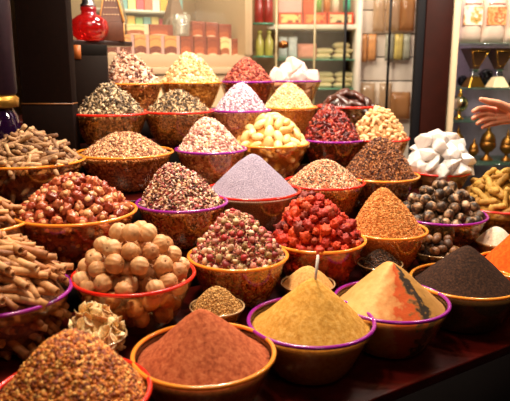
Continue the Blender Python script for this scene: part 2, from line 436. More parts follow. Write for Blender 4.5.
powder_heap('orange_powder_heap', 'bright orange-red ground spice cone at the right edge', b, h, pw('orange_powder', [(196, 64, 10), (226, 88, 16), (236, 108, 30)]))

# ================================================================== small bowls on the edge of the second step
SZ = TZ[1]
def small(cx, cy, w, rim, label, ty, H=.06, **kw): return bowl_at(1, cx, cy, w, rim, label, ty, H=H, small=True, hz=SZ+H, **kw)
b, h = small(96, 335, 62, 'clear', 'small clear glass bowl of pale slices between larger bowls at left', 306, k=.7, drop=.006)
pr = []
for i in range(4):
    vs, fs = ico(2, .0, (.017, .012, .0022), i, 1.6, .25); vs = [Vector((v.x, v.y, v.z + (12+4*i)*v.x*v.x)) for v in vs]
    pr.append(one('dried_slice', (vs, fs), None))
ms = piece_mat('slice_skin', [(214, 168, 104), (240, 208, 150), (250, 228, 184), (200, 140, 76)], .5, 'object', sss=.1)
for o in pr: o.data.materials.append(ms)
pile('slice', pr, 'thin pale dried slice heaped in the small clear bowl at left', 'dried slice', 'pale dried slices in the small bowl', b, h, .0125, 70, 30, [(190, 140, 80), (235, 200, 140)], 70, tilt=.7, ins=.012, corelabel='pale slices packed deep inside the small bowl at left')
b, h = small(217, 306, 56, 'clear', 'small clear bowl of greenish beige powder behind the red-brown powder', 288, k=.3, lump=.005, drop=.006)
stuff_heap('green_beige_spice', 'low mound of greenish beige coarse powder in a small clear bowl', 'spice', b, h, piece_mat('gb_grain', [(150, 105, 50), (190, 140, 74), (214, 170, 104)], .8), bed_mat('gb_bed', [(140, 96, 46), (196, 150, 84)], 200), t_crumb(), .0028, 1500)
b, h = small(308, 283, 55, 'clear', 'small bowl of beige powder behind the yellow spice cone', 266, k=.25, lump=.004, drop=.006)
powder_heap('beige_powder_heap', 'beige ground spice in the small bowl behind the yellow cone', b, h, pw('beige_powder', [(176, 120, 62), (214, 160, 92), (226, 180, 116)], 140))
b, h = small(380, 263, 46, 'clear', 'small bowl of tiny dark seeds behind the banded powder', 250, k=.4, drop=.006)
stuff_heap('dark_seeds', 'tiny dark brown seeds in the small bowl behind the banded powder', 'spice', b, h, piece_mat('ds_grain', [(30, 16, 8), (74, 42, 22), (120, 76, 44), (50, 28, 14)], .5), bed_mat('ds_bed', [(26, 14, 8), (80, 46, 26)], 250), t_seed(), .0042, 1300)
b, h = small(437, 250, 52, 'clear', 'small dark bowl of nutmegs behind the black-brown powder', 236, k=.7, drop=.008)
MNUT = piece_mat('nutmeg_skin', [(70, 40, 22), (128, 84, 52), (168, 122, 84), (52, 28, 16)], .5, 'object', bscale=120)
pr = [one('nutmeg', ico(2, .02, (.017, .014, .014), i, 2, .1), MNUT) for i in range(2)]
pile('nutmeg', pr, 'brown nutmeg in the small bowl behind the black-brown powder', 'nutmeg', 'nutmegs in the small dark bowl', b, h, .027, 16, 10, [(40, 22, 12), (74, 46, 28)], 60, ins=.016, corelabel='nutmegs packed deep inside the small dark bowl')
b, h = small(496, 241, 42, 'clear', 'small bowl of off-white powder beside the bright orange cone', 227, k=.5, drop=.006)
powder_heap('white_powder_heap', 'off-white powder in the small bowl beside the orange cone', b, h, pw('white_powder', [(206, 184, 156), (232, 214, 190), (244, 230, 210)], 140))

# ================================================================== ROW 2
b, h = bowl_at(1, 1, 291, 138, 'purple', 'purple-rimmed glass bowl of cinnamon sticks at the left edge', 240, k=1.2, dome=.6)
def quill(name, L, r, turns=1.25, seed=0, mat=None):
    rr = random.Random(seed); n = 15; k = 5; th = r*.22; m = MB(); vs = []; fs = []
    for i in range(k):
        z = (i/(k-1)-.5)*L; bend = .004*math.sin(i+seed)
        for side in (0, 1):
            for j in range(n):
                a = j/(n-1)*turns*2*PI; q = r*(1 - .34*j/(n-1)) - side*th
                vs.append((z, q*math.cos(a)+bend, q*math.sin(a)*(1+.1*math.sin(seed+z*60))))
    for i in range(k-1):
        for j in range(n-1):
            a = i*2*n+j; b_ = (i+1)*2*n+j
            fs += [(a, a+1, b_+1, b_), (a+n, b_+n, b_+n+1, a+n+1)]
        for j in (0, n-1): a = i*2*n+j; b_ = (i+1)*2*n+j; fs.append((a, b_, b_+n, a+n))
    for i in (0, k-1):
        for j in range(n-1): a = i*2*n+j; fs.append((a, a+n, a+n+1, a+1))
    m.add(vs, fs); return link(name, m.mesh(name), mat)
MCIN = piece_mat('cinnamon_bark', [(140, 84, 46), (186, 124, 74), (214, 160, 106), (160, 100, 56)], .6, 'object', bscale=90, mottle=.35)
pr = [quill('cinnamon_stick', L, r, t_, i, MCIN) for i, (L, r, t_) in enumerate([(.10, .010, 1.25), (.09, .0085, 1.5), (.115, .0105, 1.15), (.08, .009, 1.3)])]
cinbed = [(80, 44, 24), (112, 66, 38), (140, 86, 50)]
pile('cinnamon', pr, 'rolled cinnamon stick in the purple-rimmed bowl at the left edge', 'cinnamon stick', 'cinnamon sticks in the purple-rimmed bowl', b, h, .0215, 150, 64, cinbed, 60, tilt=.3, spin=(-.7, .6), up=.55, lift=.0, rmax=.88, xcut=.68, ins=.02, corelabel='cinnamon bark packed deep in the purple-rimmed bowl', wgap=.035)
bT, hT = bowl_at(2, -24, 222, 104, 'amber', 'amber-rimmed bowl of cinnamon sticks cut by the left edge', 190, k=.5)
pile('cinnamon', [quill('cinnamon_stick', .08, .009, 1.3, 7, MCIN), quill('cinnamon_stick', .07, .008, 1.5, 8, MCIN)], 'short cinnamon stick in the amber-rimmed bowl at the left edge', 'cinnamon stick', 'cinnamon sticks in the amber-rimmed bowl', bT, hT, .026, 60, 20, cinbed, 60, tilt=.3, spin=(-.6, 1.2), up=.5, rmax=.78, ins=.02, corelabel='cinnamon bark packed deep in the amber-rimmed bowl at left', wgap=.03)
# dried limes
b, h = bowl_at(1, 134, 274, 123, 'red', 'red-rimmed glass bowl of dried limes', 224, k=1.2, dome=.6)
ML = piece_mat('lime_skin', [(184, 122, 74), (212, 156, 104), (230, 182, 132), (196, 136, 84)], .55, 'object', bump=.5, bscale=70, mottle=.22)
MLS = plain('lime_stem', (150, 100, 60), .8)
def lime(i, r=.0235, mat=ML):
    vs, fs = ico(4, 0, (r, r, r), i)
    o_ = []
    for v in vs:
        d = v.normalized(); a = math.atan2(d.y, d.x); lat = abs(d.z)
        k = 1 + .03*math.cos(a*(9+i) + i)*(1-lat**4) + .05*noise.noise(d*1.6+Vector((i*3, 0, 0))) + .02*noise.noise(d*6)
        if d.z > .93: k -= (d.z-.93)*1.2
        o_.append(v*k)
    t = thing('dried_lime', '', '')
    link('fruit', MB().add(o_, fs).mesh('fruit'), mat, t)
    vs2, fs2 = ico(1, .2, (.0035, .0035, .003), i); link('stem_end', MB().add([v*.75 + Vector((0, 0, r*.93)) for v in vs2], fs2).mesh('stem_end'), MLS, t)
    return t
pr = [lime(i) for i in range(4)]
def volume_pack(hp, d, nmax, rwall, n=9000):
    """packs pieces through the whole volume, the ones in sight first"""
    P, N = hp.sample_top(2500, .93); P = P - np.array([0, 0, d*.3])
    A, NA, acc = thin(P, N, d, nmax)
    Pw, Nw = hp.sample_wall(900, rwall+.006); Pw = Pw[Pw[:, 2] > rwall+.006]; Nw = Nw[:len(Pw)]
    B, NB_, acc = thin(Pw, Nw, d, nmax, taken=acc)
    Q = []
    for _ in range(n):
        x, y = RNG.uniform(-hp.R, hp.R, 2); r = math.hypot(x, y); z = RNG.uniform(rwall+.006, hp.z0+hp.h)
        if r < hp.Rf*.9 and z < hp.top(r, math.atan2(y, x)).z - d*.5 and (z > hp.H or r < hp.inner(z/hp.H, rwall+.005)): Q.append((x, y, z))
    Q = np.array(Q) if Q else np.zeros((0, 3))
    D, ND, acc = thin(Q, np.tile([0, 0, 1.], (len(Q), 1)), d, nmax, taken=acc)
    return np.vstack([A, B, D]), np.vstack([NA, NB_, ND])
P, N = volume_pack(h, .0405, 190, .0235)
place(pr, 'pale tan dried lime heaped in the red-rimmed bowl', 'dried lime', 'dried limes in the red-rimmed bowl', b, P, N, (.9, 1.08), .9)
# rosebud mix
b, h = bowl_at(1, 238, 255, 101, 'amber', 'amber-rimmed glass bowl of rosebuds and petals', 214, axp=-3, k=.4, lump=.008)
rose = [(110, 24, 30), (186, 50, 54), (226, 160, 140), (244, 216, 182), (150, 34, 42), (206, 130, 112), (150, 120, 70), (238, 204, 160)]
MR = piece_mat('rose_petals', rose, .55, 'object', bscale=200, mottle=.3); MCX = piece_mat('rose_calyx', [(120, 104, 50), (170, 140, 80)], .7, 'object')
def rosebud(i, r=.0085):
    t = thing('rosebud', '', '')
    m = MB(); n = 12; pf = [(.0002, -r*.9), (r*.7, -r*.75), (r, -.1*r), (r*.86, .6*r), (r*.45, 1.15*r), (r*.1, 1.3*r)]
    m.lathe(pf, n); m.v = [tuple(Vector(v)*(1 + .12*math.sin(5*math.atan2(v[1], v[0]) + v[2]*500 + i))) for v in m.v]
    m.build('bud', MR, t)
    c = MB()
    for k in range(5):
        a = k*2*PI/5; c.tube([(0, 0, -r*.95), (r*.75*math.cos(a), r*.75*math.sin(a), -r*.75), (r*1.08*math.cos(a), r*1.08*math.sin(a), -r*.1)], [r*.16, r*.22, r*.05], 4)
    c.tube([(0, 0, -r*1.5), (0, 0, -r*.8)], [r*.12, r*.2], 5); c.build('calyx', MCX, t); return t
pr = [rosebud(i) for i in range(5)]
P, N = h.sample_top(3500, .97); P, N, acc = thin(P, N, .0195, 150)
place(pr, 'small dried rosebud in the amber-rimmed bowl of rosebud mix', 'rosebud', 'rosebuds in the rosebud mix', b, P, N, (.7, 1.25), 1.0, .003)
stuff_heap('petal_mix', 'loose rose petals and leaf bits between the rosebuds', 'dried petals', b, h, piece_mat('petal_bits', rose, .6), bed_mat('petal_bed', rose, 100), t_flake(), .0085, 3000, .6, tilt=.9, inset=.004)
# red berries
b, h = bowl_at(1, 318, 239, 96, 'amber', 'amber-rimmed glass bowl of bright red dried berries', 197, axp=-10, k=.35, lump=.008)
berry = [(150, 24, 8), (206, 46, 14), (226, 80, 24), (184, 34, 10), (110, 22, 12), (196, 72, 28)]
MBR = piece_mat('berry_skin', berry, .6, 'object', bump=1, bscale=160, mottle=.35)
def rough(i, r, sc=(1, 1, 1), a=.22, f=2.6): 
    vs, fs = ico(3, 0, (r*sc[0], r*sc[1], r*sc[2]), i, f, a); return vs, fs
pr = [one('dried_berry', rough(i, .0165, (1.15, .9, .85), .7, 3.0), MBR) for i in range(5)]
pile('berry', pr, 'wrinkled bright red dried berry in the amber-rimmed bowl', 'dried berry', 'red dried berries in the bowl', b, h, .0235, 150, 50, berry, 50, scl=(.6, 1.25), tilt=.9, ins=.010, lift=.001, corelabel='red berries packed deep inside the amber-rimmed bowl')
# orange flaky powder
b, h = bowl_at(1, 387, 229, 80, 'amber', 'amber glass bowl of flaky orange spice', 188, axp=-7, k=.2, lump=.006)
of = [(200, 114, 46), (226, 150, 76), (240, 180, 110), (212, 130, 58)]
stuff_heap('orange_flake_heap', 'cone of coarse flaky orange spice in the amber bowl', 'spice', b, h, piece_mat('orange_flake', of, .8, mottle=.2), bed_mat('orange_flake_bed', of, 180), t_flake(), .0042, 6500, .4)
# black limes
b, h = bowl_at(1, 440, 214, 92, 'purple', 'dull purple-rimmed bowl of dark dried limes', 182, k=.8)
m, nt, out = new_mat('black_lime_skin'); bs = nt.nodes.new('ShaderNodeBsdfPrincipled'); bs.inputs['Roughness'].default_value = .5
tc = nt.nodes.new('ShaderNodeTexCoord'); n1 = nt.nodes.new('ShaderNodeTexNoise'); n1.inputs['Scale'].default_value = 45; n1.inputs['Detail'].default_value = 3
oi = nt.nodes.new('ShaderNodeObjectInfo'); vm = nt.nodes.new('ShaderNodeVectorMath'); vm.operation = 'ADD'
nt.links.new(tc.outputs['Object'], vm.inputs[0]); nt.links.new(oi.outputs['Random'], vm.inputs[1]); nt.links.new(vm.outputs[0], n1.inputs['Vector'])
mr = nt.nodes.new('ShaderNodeMapRange'); mr.inputs['From Min'].default_value = .42; mr.inputs['From Max'].default_value = .7; nt.links.new(n1.outputs['Fac'], mr.inputs['Value'])
nt.links.new(ramp(nt, [(44, 30, 20), (92, 66, 44), (164, 126, 92), (206, 170, 136)], mr.outputs[0]), bs.inputs['Base Color']); nt.links.new(bs.outputs[0], out.inputs[0])
pr = [lime(i, .0195, m) for i in range(3)]
for o in pr: o.name = 'black_lime'
P, N = volume_pack(h, .0335, 150, .02, 3000)
place(pr, 'small dark brown dried lime with pale patches in the dull purple-rimmed bowl', 'dried lime', 'dark dried limes in the purple-rimmed bowl', b, P[:170], N[:170], (.85, 1.12), .9)
# turmeric roots
b, h = bowl_at(1, 500, 204, 86, 'red', 'red-rimmed bowl of turmeric roots at the right edge', 173, k=.8)
MT = piece_mat('turmeric_skin', [(150, 104, 34), (190, 142, 56), (206, 164, 78), (168, 118, 40)], .65, 'object', bump=.6, bscale=90, mottle=.25)
def root(name, L, r, seed, mat, bend=.25, k=9, end=.35):
    rr = random.Random(seed); m = MB()
    pts = [((i/(k-1)-.5)*L, bend*L*math.sin(i/(k-1)*PI+seed)*.3, .1*L*math.sin(seed*2+i*.5)*.3) for i in range(k)]
    rad = [r*(end if i in (0, k-1) else 1)*(1+.14*math.sin(i*2.1+seed)) for i in range(k)]
    m.tube(pts, rad, 10); return link(name, m.mesh(name), mat)
pr = [root('turmeric_root', L, r, i, MT) for i, (L, r) in enumerate([(.085, .0115), (.07, .012), (.095, .0105), (.06, .012)])]
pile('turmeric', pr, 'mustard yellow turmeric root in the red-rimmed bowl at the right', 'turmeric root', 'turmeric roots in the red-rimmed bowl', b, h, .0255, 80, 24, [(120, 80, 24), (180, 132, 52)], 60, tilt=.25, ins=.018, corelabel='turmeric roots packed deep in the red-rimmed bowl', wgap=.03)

# ================================================================== ROW 3
b, h = bowl_at(2, 76, 211, 121, 'amber', 'large amber-rimmed glass bowl of shiny red-brown nuts', 178, k=.55, lump=.008)
MN = piece_mat('nut_skin', [(110, 34, 20), (168, 66, 40), (198, 104, 66), (140, 48, 28), (214, 140, 92)], .35, 'object', bump=.5, bscale=110, coat=.3, mottle=.4)
MNC = plain('nut_cap', (214, 160, 108), .7)
def nut(i):
    t = thing('red_brown_nut', '', ''); vs, fs = rough(i, .0165, (1.1, .9, .85), .42, 2.2); link('kernel', MB().add(vs, fs).mesh('kernel'), MN, t)
    vs, fs = ico(2, .05, (.008, .0075, .004), i); link('pale_cap', MB().add([v + Vector((0, 0, .0125)) for v in vs], fs).mesh('pale_cap'), MNC, t); return t
pr = [nut(i) for i in range(4)]
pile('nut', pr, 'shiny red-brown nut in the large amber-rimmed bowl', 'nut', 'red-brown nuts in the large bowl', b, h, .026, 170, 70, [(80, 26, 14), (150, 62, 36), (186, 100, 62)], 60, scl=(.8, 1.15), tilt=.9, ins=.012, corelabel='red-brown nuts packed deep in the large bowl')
b, h = bowl_at(2, 182, 202, 92, 'purple', 'purple-rimmed glass bowl of curled pink and cream petals', 165, axp=-11, k=.35, lump=.008)
pet = [(84, 40, 34), (176, 70, 70), (214, 150, 130), (240, 208, 180), (130, 50, 46), (226, 184, 140), (110, 80, 46), (232, 196, 186)]
stuff_heap('curled_petal_heap', 'heap of curled pink, cream and brown dried petals', 'dried petals', b, h, piece_mat('curled_petal', pet, .6), bed_mat('curled_petal_bed', pet, 110), t_curl(.3)+t_flake(), .0095, 2300, .5, tilt=.9)
b, h = bowl_at(2, 252, 190, 98, 'red', 'red-rimmed glass bowl of lilac-grey ground spice', 154, k=.16, dome=.08, lump=.003, fill=.95)
powder_heap('lilac_powder_heap', 'smooth cone of lilac-grey coarse powder', b, h, pw('lilac_powder', [(96, 84, 98), (156, 144, 166), (208, 198, 214)], 260, .9))
b, h = bowl_at(2, 324, 182, 82, 'red', 'red-rimmed bowl of mixed small seeds', 160, k=.35, lump=.004)
mx = [(80, 50, 34), (176, 130, 90), (230, 190, 146), (170, 76, 44), (206, 160, 116), (110, 96, 66), (216, 110, 66), (240, 214, 180)]
stuff_heap('mixed_seed_heap', 'low mound of mixed tan, orange and dark small seeds', 'spice', b, h, piece_mat('mixed_seed', mx, .6), bed_mat('mixed_seed_bed', mx, 220), t_crumb(), .0042, 4600, .4)
b, h = bowl_at(2, 379, 175, 80, 'amber', 'amber-rimmed bowl of dark brown cloves', 138, k=.3, lump=.006)
cl = [(60, 28, 16), (116, 62, 34), (166, 102, 58), (80, 38, 20), (192, 130, 78)]
stuff_heap('clove_heap', 'heap of dark brown cloves and star pieces', 'spice', b, h, piece_mat('clove', cl, .5), bed_mat('clove_bed', cl, 150), t_clove(), .0085, 2600, .4, tilt=.8)
b, h = bowl_at(2, 439, 171, 61, 'red', 'small red-rimmed bowl of white crystal lumps', 132, k=.9, H=.10, hz=CAMZ-.42)
m, nt, out = new_mat('white_crystal'); bs = nt.nodes.new('ShaderNodeBsdfPrincipled'); bs.inputs['Base Color'].default_value = (.74, .69, .66, 1)
bs.inputs['Roughness'].default_value = .3; bs.inputs['Subsurface Weight'].default_value = .5; bs.inputs['Subsurface Scale'].default_value = .04; bs.inputs['Subsurface Radius'].default_value = (1, .9, .8); bs.inputs['Coat Weight'].default_value = .3
tc = nt.nodes.new('ShaderNodeTexCoord'); nz = nt.nodes.new('ShaderNodeTexNoise'); nz.inputs['Scale'].default_value = 60; nt.links.new(tc.outputs['Object'], nz.inputs['Vector'])
bp = nt.nodes.new('ShaderNodeBump'); bp.inputs['Strength'].default_value = .5; bp.inputs['Distance'].default_value = .004; nt.links.new(nz.outputs['Fac'], bp.inputs['Height']); nt.links.new(bp.outputs[0], bs.inputs['Normal']); nt.links.new(bs.outputs[0], out.inputs[0]); MCR = m
def chunk(name, r, i, mat, np_=13, bev=.12):
    """angular lump: convex hull of a few random points"""
    rr = random.Random(i*31+5); bm = bmesh.new()
    for _ in range(np_):
        d = Vector((rr.gauss(0, 1), rr.gauss(0, 1), rr.gauss(0, 1))).normalized()*r*rr.uniform(.8, 1.1); bm.verts.new((d.x*1.15, d.y, d.z*.85))
    bmesh.ops.convex_hull(bm, input=bm.verts); bmesh.ops.delete(bm, geom=[v for v in bm.verts if not v.link_faces], context='VERTS')
    me = bpy.data.meshes.new(name); bm.to_mesh(me); bm.free(); o = link(name, me, mat)
    mo = o.modifiers.new('bevel', 'BEVEL'); mo.width = r*bev; mo.segments = 3; return o
pr = [chunk('crystal_lump', .052, i, MCR, 16, .12) for i in range(6)]
# lumps piled well above the rim, spreading past it
pts = []
for zz, rr_, n in [(.045, .03, 3), (.105, .100, 9), (.135, .090, 8), (.165, .078, 6), (.190, .060, 5), (.210, .035, 3), (.12, .03, 3), (.165, .02, 2)]:
    for k in range(n):
        a = k*2*PI/n + zz*30; pts.append((rr_*math.cos(a), rr_*math.sin(a), zz*1.12-.006))
place(pr, 'large white translucent crystal lump piled above the red-rimmed bowl', 'crystal', 'white crystal lumps at the right', b, np.array(pts), np.array([(q[0]*3, q[1]*3, 1) for q in pts]), (.8, 1.1), 1.2)

# ================================================================== ROW 4
b, h = bowl_at(3, 29, 160, 110, 'amber', 'amber-rimmed glass bowl of liquorice root sticks at left', 134, k=.5, lump=.006, hz=CAMZ-.31)
MLQ = piece_mat('root_bark', [(120, 84, 56), (168, 126, 88), (200, 160, 116), (140, 98, 62), (96, 62, 40)], .7, 'object', bump=.5, bscale=120, mottle=.35)
pr = [root('liquorice_root', L, r, i+3, MLQ, .12, 6, .85) for i, (L, r) in enumerate([(.095, .0078), (.07, .0065), (.11, .008), (.05, .007), (.035, .009)])]
pile('root', pr, 'cut beige-brown liquorice root stick in the amber-rimmed bowl at left', 'root stick', 'root sticks in the bowl before the dark post', b, h, .0175, 260, 50, [(70, 44, 28), (130, 92, 60), (170, 126, 86)], 60, tilt=.3, ins=.014, up=.4, corelabel='root sticks packed deep in the amber-rimmed bowl at left', wgap=.025)
b, h = bowl_at(3, 125, 152, 97, 'amber', 'amber-rimmed glass bowl of tan seeds', 132, k=.3, lump=.004)
sd = [(110, 60, 34), (176, 118, 78), (212, 160, 112), (236, 196, 150), (140, 84, 50)]
stuff_heap('tan_seed_heap', 'wide low cone of tan and brown oval seeds', 'spice', b, h, piece_mat('tan_seed', sd, .6), bed_mat('tan_seed_bed', sd, 160), t_seed(1, .55, .5), .0068, 4200, .45)
b, h = bowl_at(3, 211, 149, 72, 'purple', 'purple-rimmed glass bowl of pinkish flower heads', 118, axp=-4, k=.3, lump=.007)
pk = [(150, 90, 80), (214, 160, 146), (236, 196, 180), (246, 222, 204), (190, 124, 110), (226, 190, 150)]
stuff_heap('pink_flower_heap', 'pile of small pinkish dried flower heads', 'dried flowers', b, h, piece_mat('pink_flower', pk, .65), bed_mat('pink_flower_bed', pk, 110), t_crumb(), .0082, 2400, .5)
b, h = bowl_at(3, 271, 143, 77, 'amber', 'glass bowl of plump pale yellow almonds', 116, k=1.2, dome=.6, lump=.006)
MA = piece_mat('almond_skin', [(222, 180, 108), (238, 202, 134), (246, 216, 156), (230, 190, 118)], .45, 'object', bscale=60, mottle=.1, coat=.15)
def almond(name, i, mat, a=.029, b_=.0175, c=.0145, waist=0):
    vs, fs = ico(3, 0, (1, 1, 1), i); o_ = []
    for v in vs:
        w = 1 - .12*v.x - waist*math.exp(-(v.x*2.6)**2); o_.append(Vector((v.x*a, v.y*b_*w, v.z*c*w + .1*a*(v.x**2)*(i % 2))))
    return one(name, (o_, fs), mat)
pr = [almond('yellow_almond', i, MA) for i in range(3)]
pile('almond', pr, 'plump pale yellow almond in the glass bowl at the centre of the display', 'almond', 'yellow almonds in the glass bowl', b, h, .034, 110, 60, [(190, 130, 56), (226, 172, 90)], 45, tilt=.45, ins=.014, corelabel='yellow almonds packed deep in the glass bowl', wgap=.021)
b, h = bowl_at(3, 333, 139, 64, 'purple', 'purple-rimmed bowl of dark red chilli flakes', 106, axp=-6, k=.3, lump=.008)
rc = [(70, 12, 12), (130, 26, 22), (172, 44, 34), (96, 16, 14), (196, 84, 60)]
stuff_heap('chilli_flake_heap', 'heap of glossy dark red dried chilli flakes', 'spice', b, h, piece_mat('chilli', rc, .35, coat=.3), bed_mat('chilli_bed', [(60, 10, 10), (120, 24, 20)], 110), t_flake(1, .8, .2), .0145, 1150, .4, tilt=1.1)
b, h = bowl_at(3, 378, 138, 62, 'red', 'red-rimmed bowl of peanuts in the shell', 108, k=.5, lump=.008)
MP = piece_mat('peanut_shell', [(196, 144, 90), (226, 180, 126), (238, 200, 150), (208, 156, 100)], .7, 'object', bump=.8, bscale=160, mottle=.2)
pr = [almond('peanut', i, MP, .019, .0105, .0105, .25) for i in range(3)]
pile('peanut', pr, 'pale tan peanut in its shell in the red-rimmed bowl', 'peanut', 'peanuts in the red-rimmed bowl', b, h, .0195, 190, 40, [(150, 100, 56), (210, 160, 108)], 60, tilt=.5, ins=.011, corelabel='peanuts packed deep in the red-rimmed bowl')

# ================================================================== ROW 5
b, h = bowl_at(4, 110, 113, 76, 'red', 'red-rimmed glass bowl of grey-green dried leaves', 86, k=.3, lump=.008)
lf = [(52, 38, 26), (120, 96, 70), (176, 148, 112), (206, 180, 142), (84, 64, 44)]
stuff_heap('grey_leaf_heap', 'heap of curled grey-green and tan dried leaves', 'dried leaves', b, h, piece_mat('grey_leaf', lf, .6), bed_mat('grey_leaf_bed', lf, 100), t_flake(1, .6, .16)+t_curl(.25), .0150, 1250, .5, tilt=.9)
b, h = bowl_at(4, 178, 111, 72, 'red', 'red-rimmed glass bowl of long brown-green seeds', 91, k=.3, lump=.004)
cm = [(74, 54, 30), (130, 100, 62), (176, 142, 98), (206, 176, 134), (60, 40, 24)]
stuff_heap('long_seed_heap', 'low mound of long thin brown-green seeds', 'spice', b, h, piece_mat('long_seed', cm, .5), bed_mat('long_seed_bed', cm, 140), t_seed(1, .2, .2), .0165, 2000, .5, tilt=.45)
b, h = bowl_at(4, 241, 110, 60, 'purple', 'purple-rimmed bowl of lilac-pink granules', 84, k=.3, lump=.005)
li = [(140, 100, 120), (200, 168, 184), (226, 204, 212), (246, 232, 232), (176, 134, 152)]
stuff_heap('lilac_granule_heap', 'cone of pale lilac-pink granules', 'spice', b, h, piece_mat('lilac_granule', li, .6), bed_mat('lilac_granule_bed', li, 150), t_crumb(), .0062, 3000, .5)
b, h = bowl_at(4, 289, 107, 57, 'amber', 'amber-rimmed bowl of pale golden flakes', 83, k=.3, lump=.004)
gf = [(190, 138, 84), (222, 178, 122), (236, 200, 150), (242, 216, 176)]
stuff_heap('golden_flake_heap', 'cone of pale golden crushed flakes', 'spice', b, h, piece_mat('golden_flake', gf, .6), bed_mat('golden_flake_bed', gf, 170), t_crumb(1, .8, .4), .0058, 3200, .5)
b, h = bowl_at(4, 347, 106, 60, 'red', 'glass bowl of dark glossy dates', 90, k=.9)
MD = piece_mat('date_skin', [(34, 12, 8), (66, 26, 16), (88, 38, 22), (46, 18, 12)], .28, 'object', bump=.5, bscale=90, coat=.5, mottle=.3)
pr = [almond('dried_date', i, MD, .044, .021, .017) for i in range(3)]
P, N = volume_pack(h, .036, 110, .018, 2500)
place(pr, 'dark brown glossy dried date heaped in the glass bowl', 'date', 'dates in the glass bowl', b, P, N, (.85, 1.1), .35)

# ================================================================== ROW 6
b, h = bowl_at(5, 131, 82, 63, 'amber', 'amber-rimmed bowl of pale curled petals beside the dark box', 53, axp=-5, k=.35, lump=.008)
pc = [(120, 66, 46), (206, 150, 120), (240, 200, 168), (250, 228, 204), (226, 176, 150), (96, 52, 44)]
stuff_heap('pale_petal_heap', 'heap of pale cream and pink curled petals beside the dark box', 'dried petals', b, h, piece_mat('pale_petal', pc, .6), bed_mat('pale_petal_bed', pc, 90), t_curl(.3)+t_flake(), .0165, 950, .6, tilt=.9)
b, h = bowl_at(5, 190, 80, 64, 'amber', 'amber glass bowl of pale yellow ginger pieces', 54, k=.35, lump=.006)
gg = [(176, 130, 76), (214, 176, 116), (230, 200, 146), (238, 216, 172)]
stuff_heap('ginger_heap', 'heap of pale yellow crinkled ginger pieces', 'spice', b, h, piece_mat('ginger', gg, .6), bed_mat('ginger_bed', gg, 110), t_curl(.28)+t_crumb(), .0125, 1300, .6, tilt=.9)
b, h = bowl_at(5, 247, 81, 56, 'purple', 'purple-rimmed glass bowl of dark red dried petals', 58, k=.3, lump=.006)
dr = [(96, 22, 20), (156, 52, 42), (190, 88, 66), (120, 32, 26), (214, 130, 98)]
stuff_heap('red_petal_heap', 'pile of dark red dried petals behind the lilac granules', 'dried petals', b, h, piece_mat('red_petal', dr, .5), bed_mat('red_petal_bed', dr, 110), t_flake(1, .8, .25), .0095, 1500, .5, tilt=.9)
b, h = bowl_at(5, 293, 82, 57, 'purple', 'purple-rimmed bowl of white rock-like lumps', 62, k=.9)
pr = [chunk('white_lump', .058, i+9, plain('white_rock', (232, 198, 190), .6, bump=.4, bscale=60, sss=.15, var=.05) if i == 0 else bpy.data.materials['white_rock'], 24, .35) for i in range(4)]
pts = []
for zz, rr_, n in [(.07, .055, 4), (.145, .085, 6), (.19, .04, 3), (.215, .01, 1), (.13, .01, 1)]:
    for k in range(n): a = k*2*PI/n + zz*20; pts.append((rr_*math.cos(a), rr_*math.sin(a), zz+.005))
place(pr, 'chalky white lump piled in the purple-rimmed bowl at the back', 'lump', 'white lumps in the back bowl', b, np.array(pts), np.array([(q[0]*3, q[1]*3, 1) for q in pts]), (.85, 1.1), 1.2)

# ================================================================== stepped stand
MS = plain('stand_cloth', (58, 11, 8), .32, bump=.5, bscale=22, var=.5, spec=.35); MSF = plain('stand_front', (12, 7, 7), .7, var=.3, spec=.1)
stand = thing('stepped_stand', 'dark red-brown stepped display stand under all the spice bowls', 'display stand', W(.35, VROW[0]-.14, 0), ANG)
edges = [VROW[0]-.175] + [VROW[i]+(.145 if i == 0 else .19) for i in range(5)] + [VROW[5]+.26]
v0 = VROW[0]-.14
for i in range(6):
    a, b_ = edges[i]-v0, edges[i+1]-v0
    if i == 0:
        MB().box(-1.9, 1.9, a, b_+.02, TZ[0]-.03, TZ[0]).build('step', MS, stand, bevel=.004)
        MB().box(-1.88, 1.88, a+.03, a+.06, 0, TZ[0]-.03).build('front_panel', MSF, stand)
    else:
        MB().box(-1.9, 1.9, a, b_+(.0 if i < 5 else 0), TZ[i]-.02, TZ[i]).build('step', MS, stand, bevel=.003)
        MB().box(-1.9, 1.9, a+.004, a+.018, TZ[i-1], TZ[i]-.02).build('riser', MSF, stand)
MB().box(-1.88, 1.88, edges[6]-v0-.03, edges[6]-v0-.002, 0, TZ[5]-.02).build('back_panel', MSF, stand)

# ================================================================== left side: dark post, hookah, box, shelf, red vase, burner
MDK = plain('dark_wood', (20, 9, 7), .7, spec=.1, var=.25, bump=.1); MBRS = plain('brass', (190, 130, 60), .3, metal=1, var=.1)
a = at_y(22, 104, 2.28); c = at_y(72, 104, 2.28)
post = thing('dark_post', 'dark brown square post standing behind the root sticks', 'post', ((a.x+c.x)/2, 2.32, TZ[4]))
hw = (c.x-a.x)/2; zs = a.z-TZ[4]
MB().box(-hw-.004, hw+.002, -.04, .03, 0, zs-.002).build('base_panel', MDK, post, bevel=.003)
MB().box(-hw, hw, -.038, .03, zs+.003, 2.7-TZ[4]).build('upper_panel', MDK, post, bevel=.003)
MB().box(-hw-.004, hw+.002, -.041, .03, zs-.002, zs+.003).build('seam_strip', plain('seam', (120, 76, 40), .4), post)
hk = at_y(-3, 108, 2.44)
hook = thing('purple_hookah', 'dark purple hookah with a gold collar at the far left edge', 'hookah', (hk.x, 2.44, TZ[4]))
zz = hk.z - TZ[4]
MPG = glass('purple_glass', (.35, .12, .4), .3, .05, .35, (70, 30, 90)); MPD = plain('purple_velvet', (36, 16, 30), .5, var=.3)
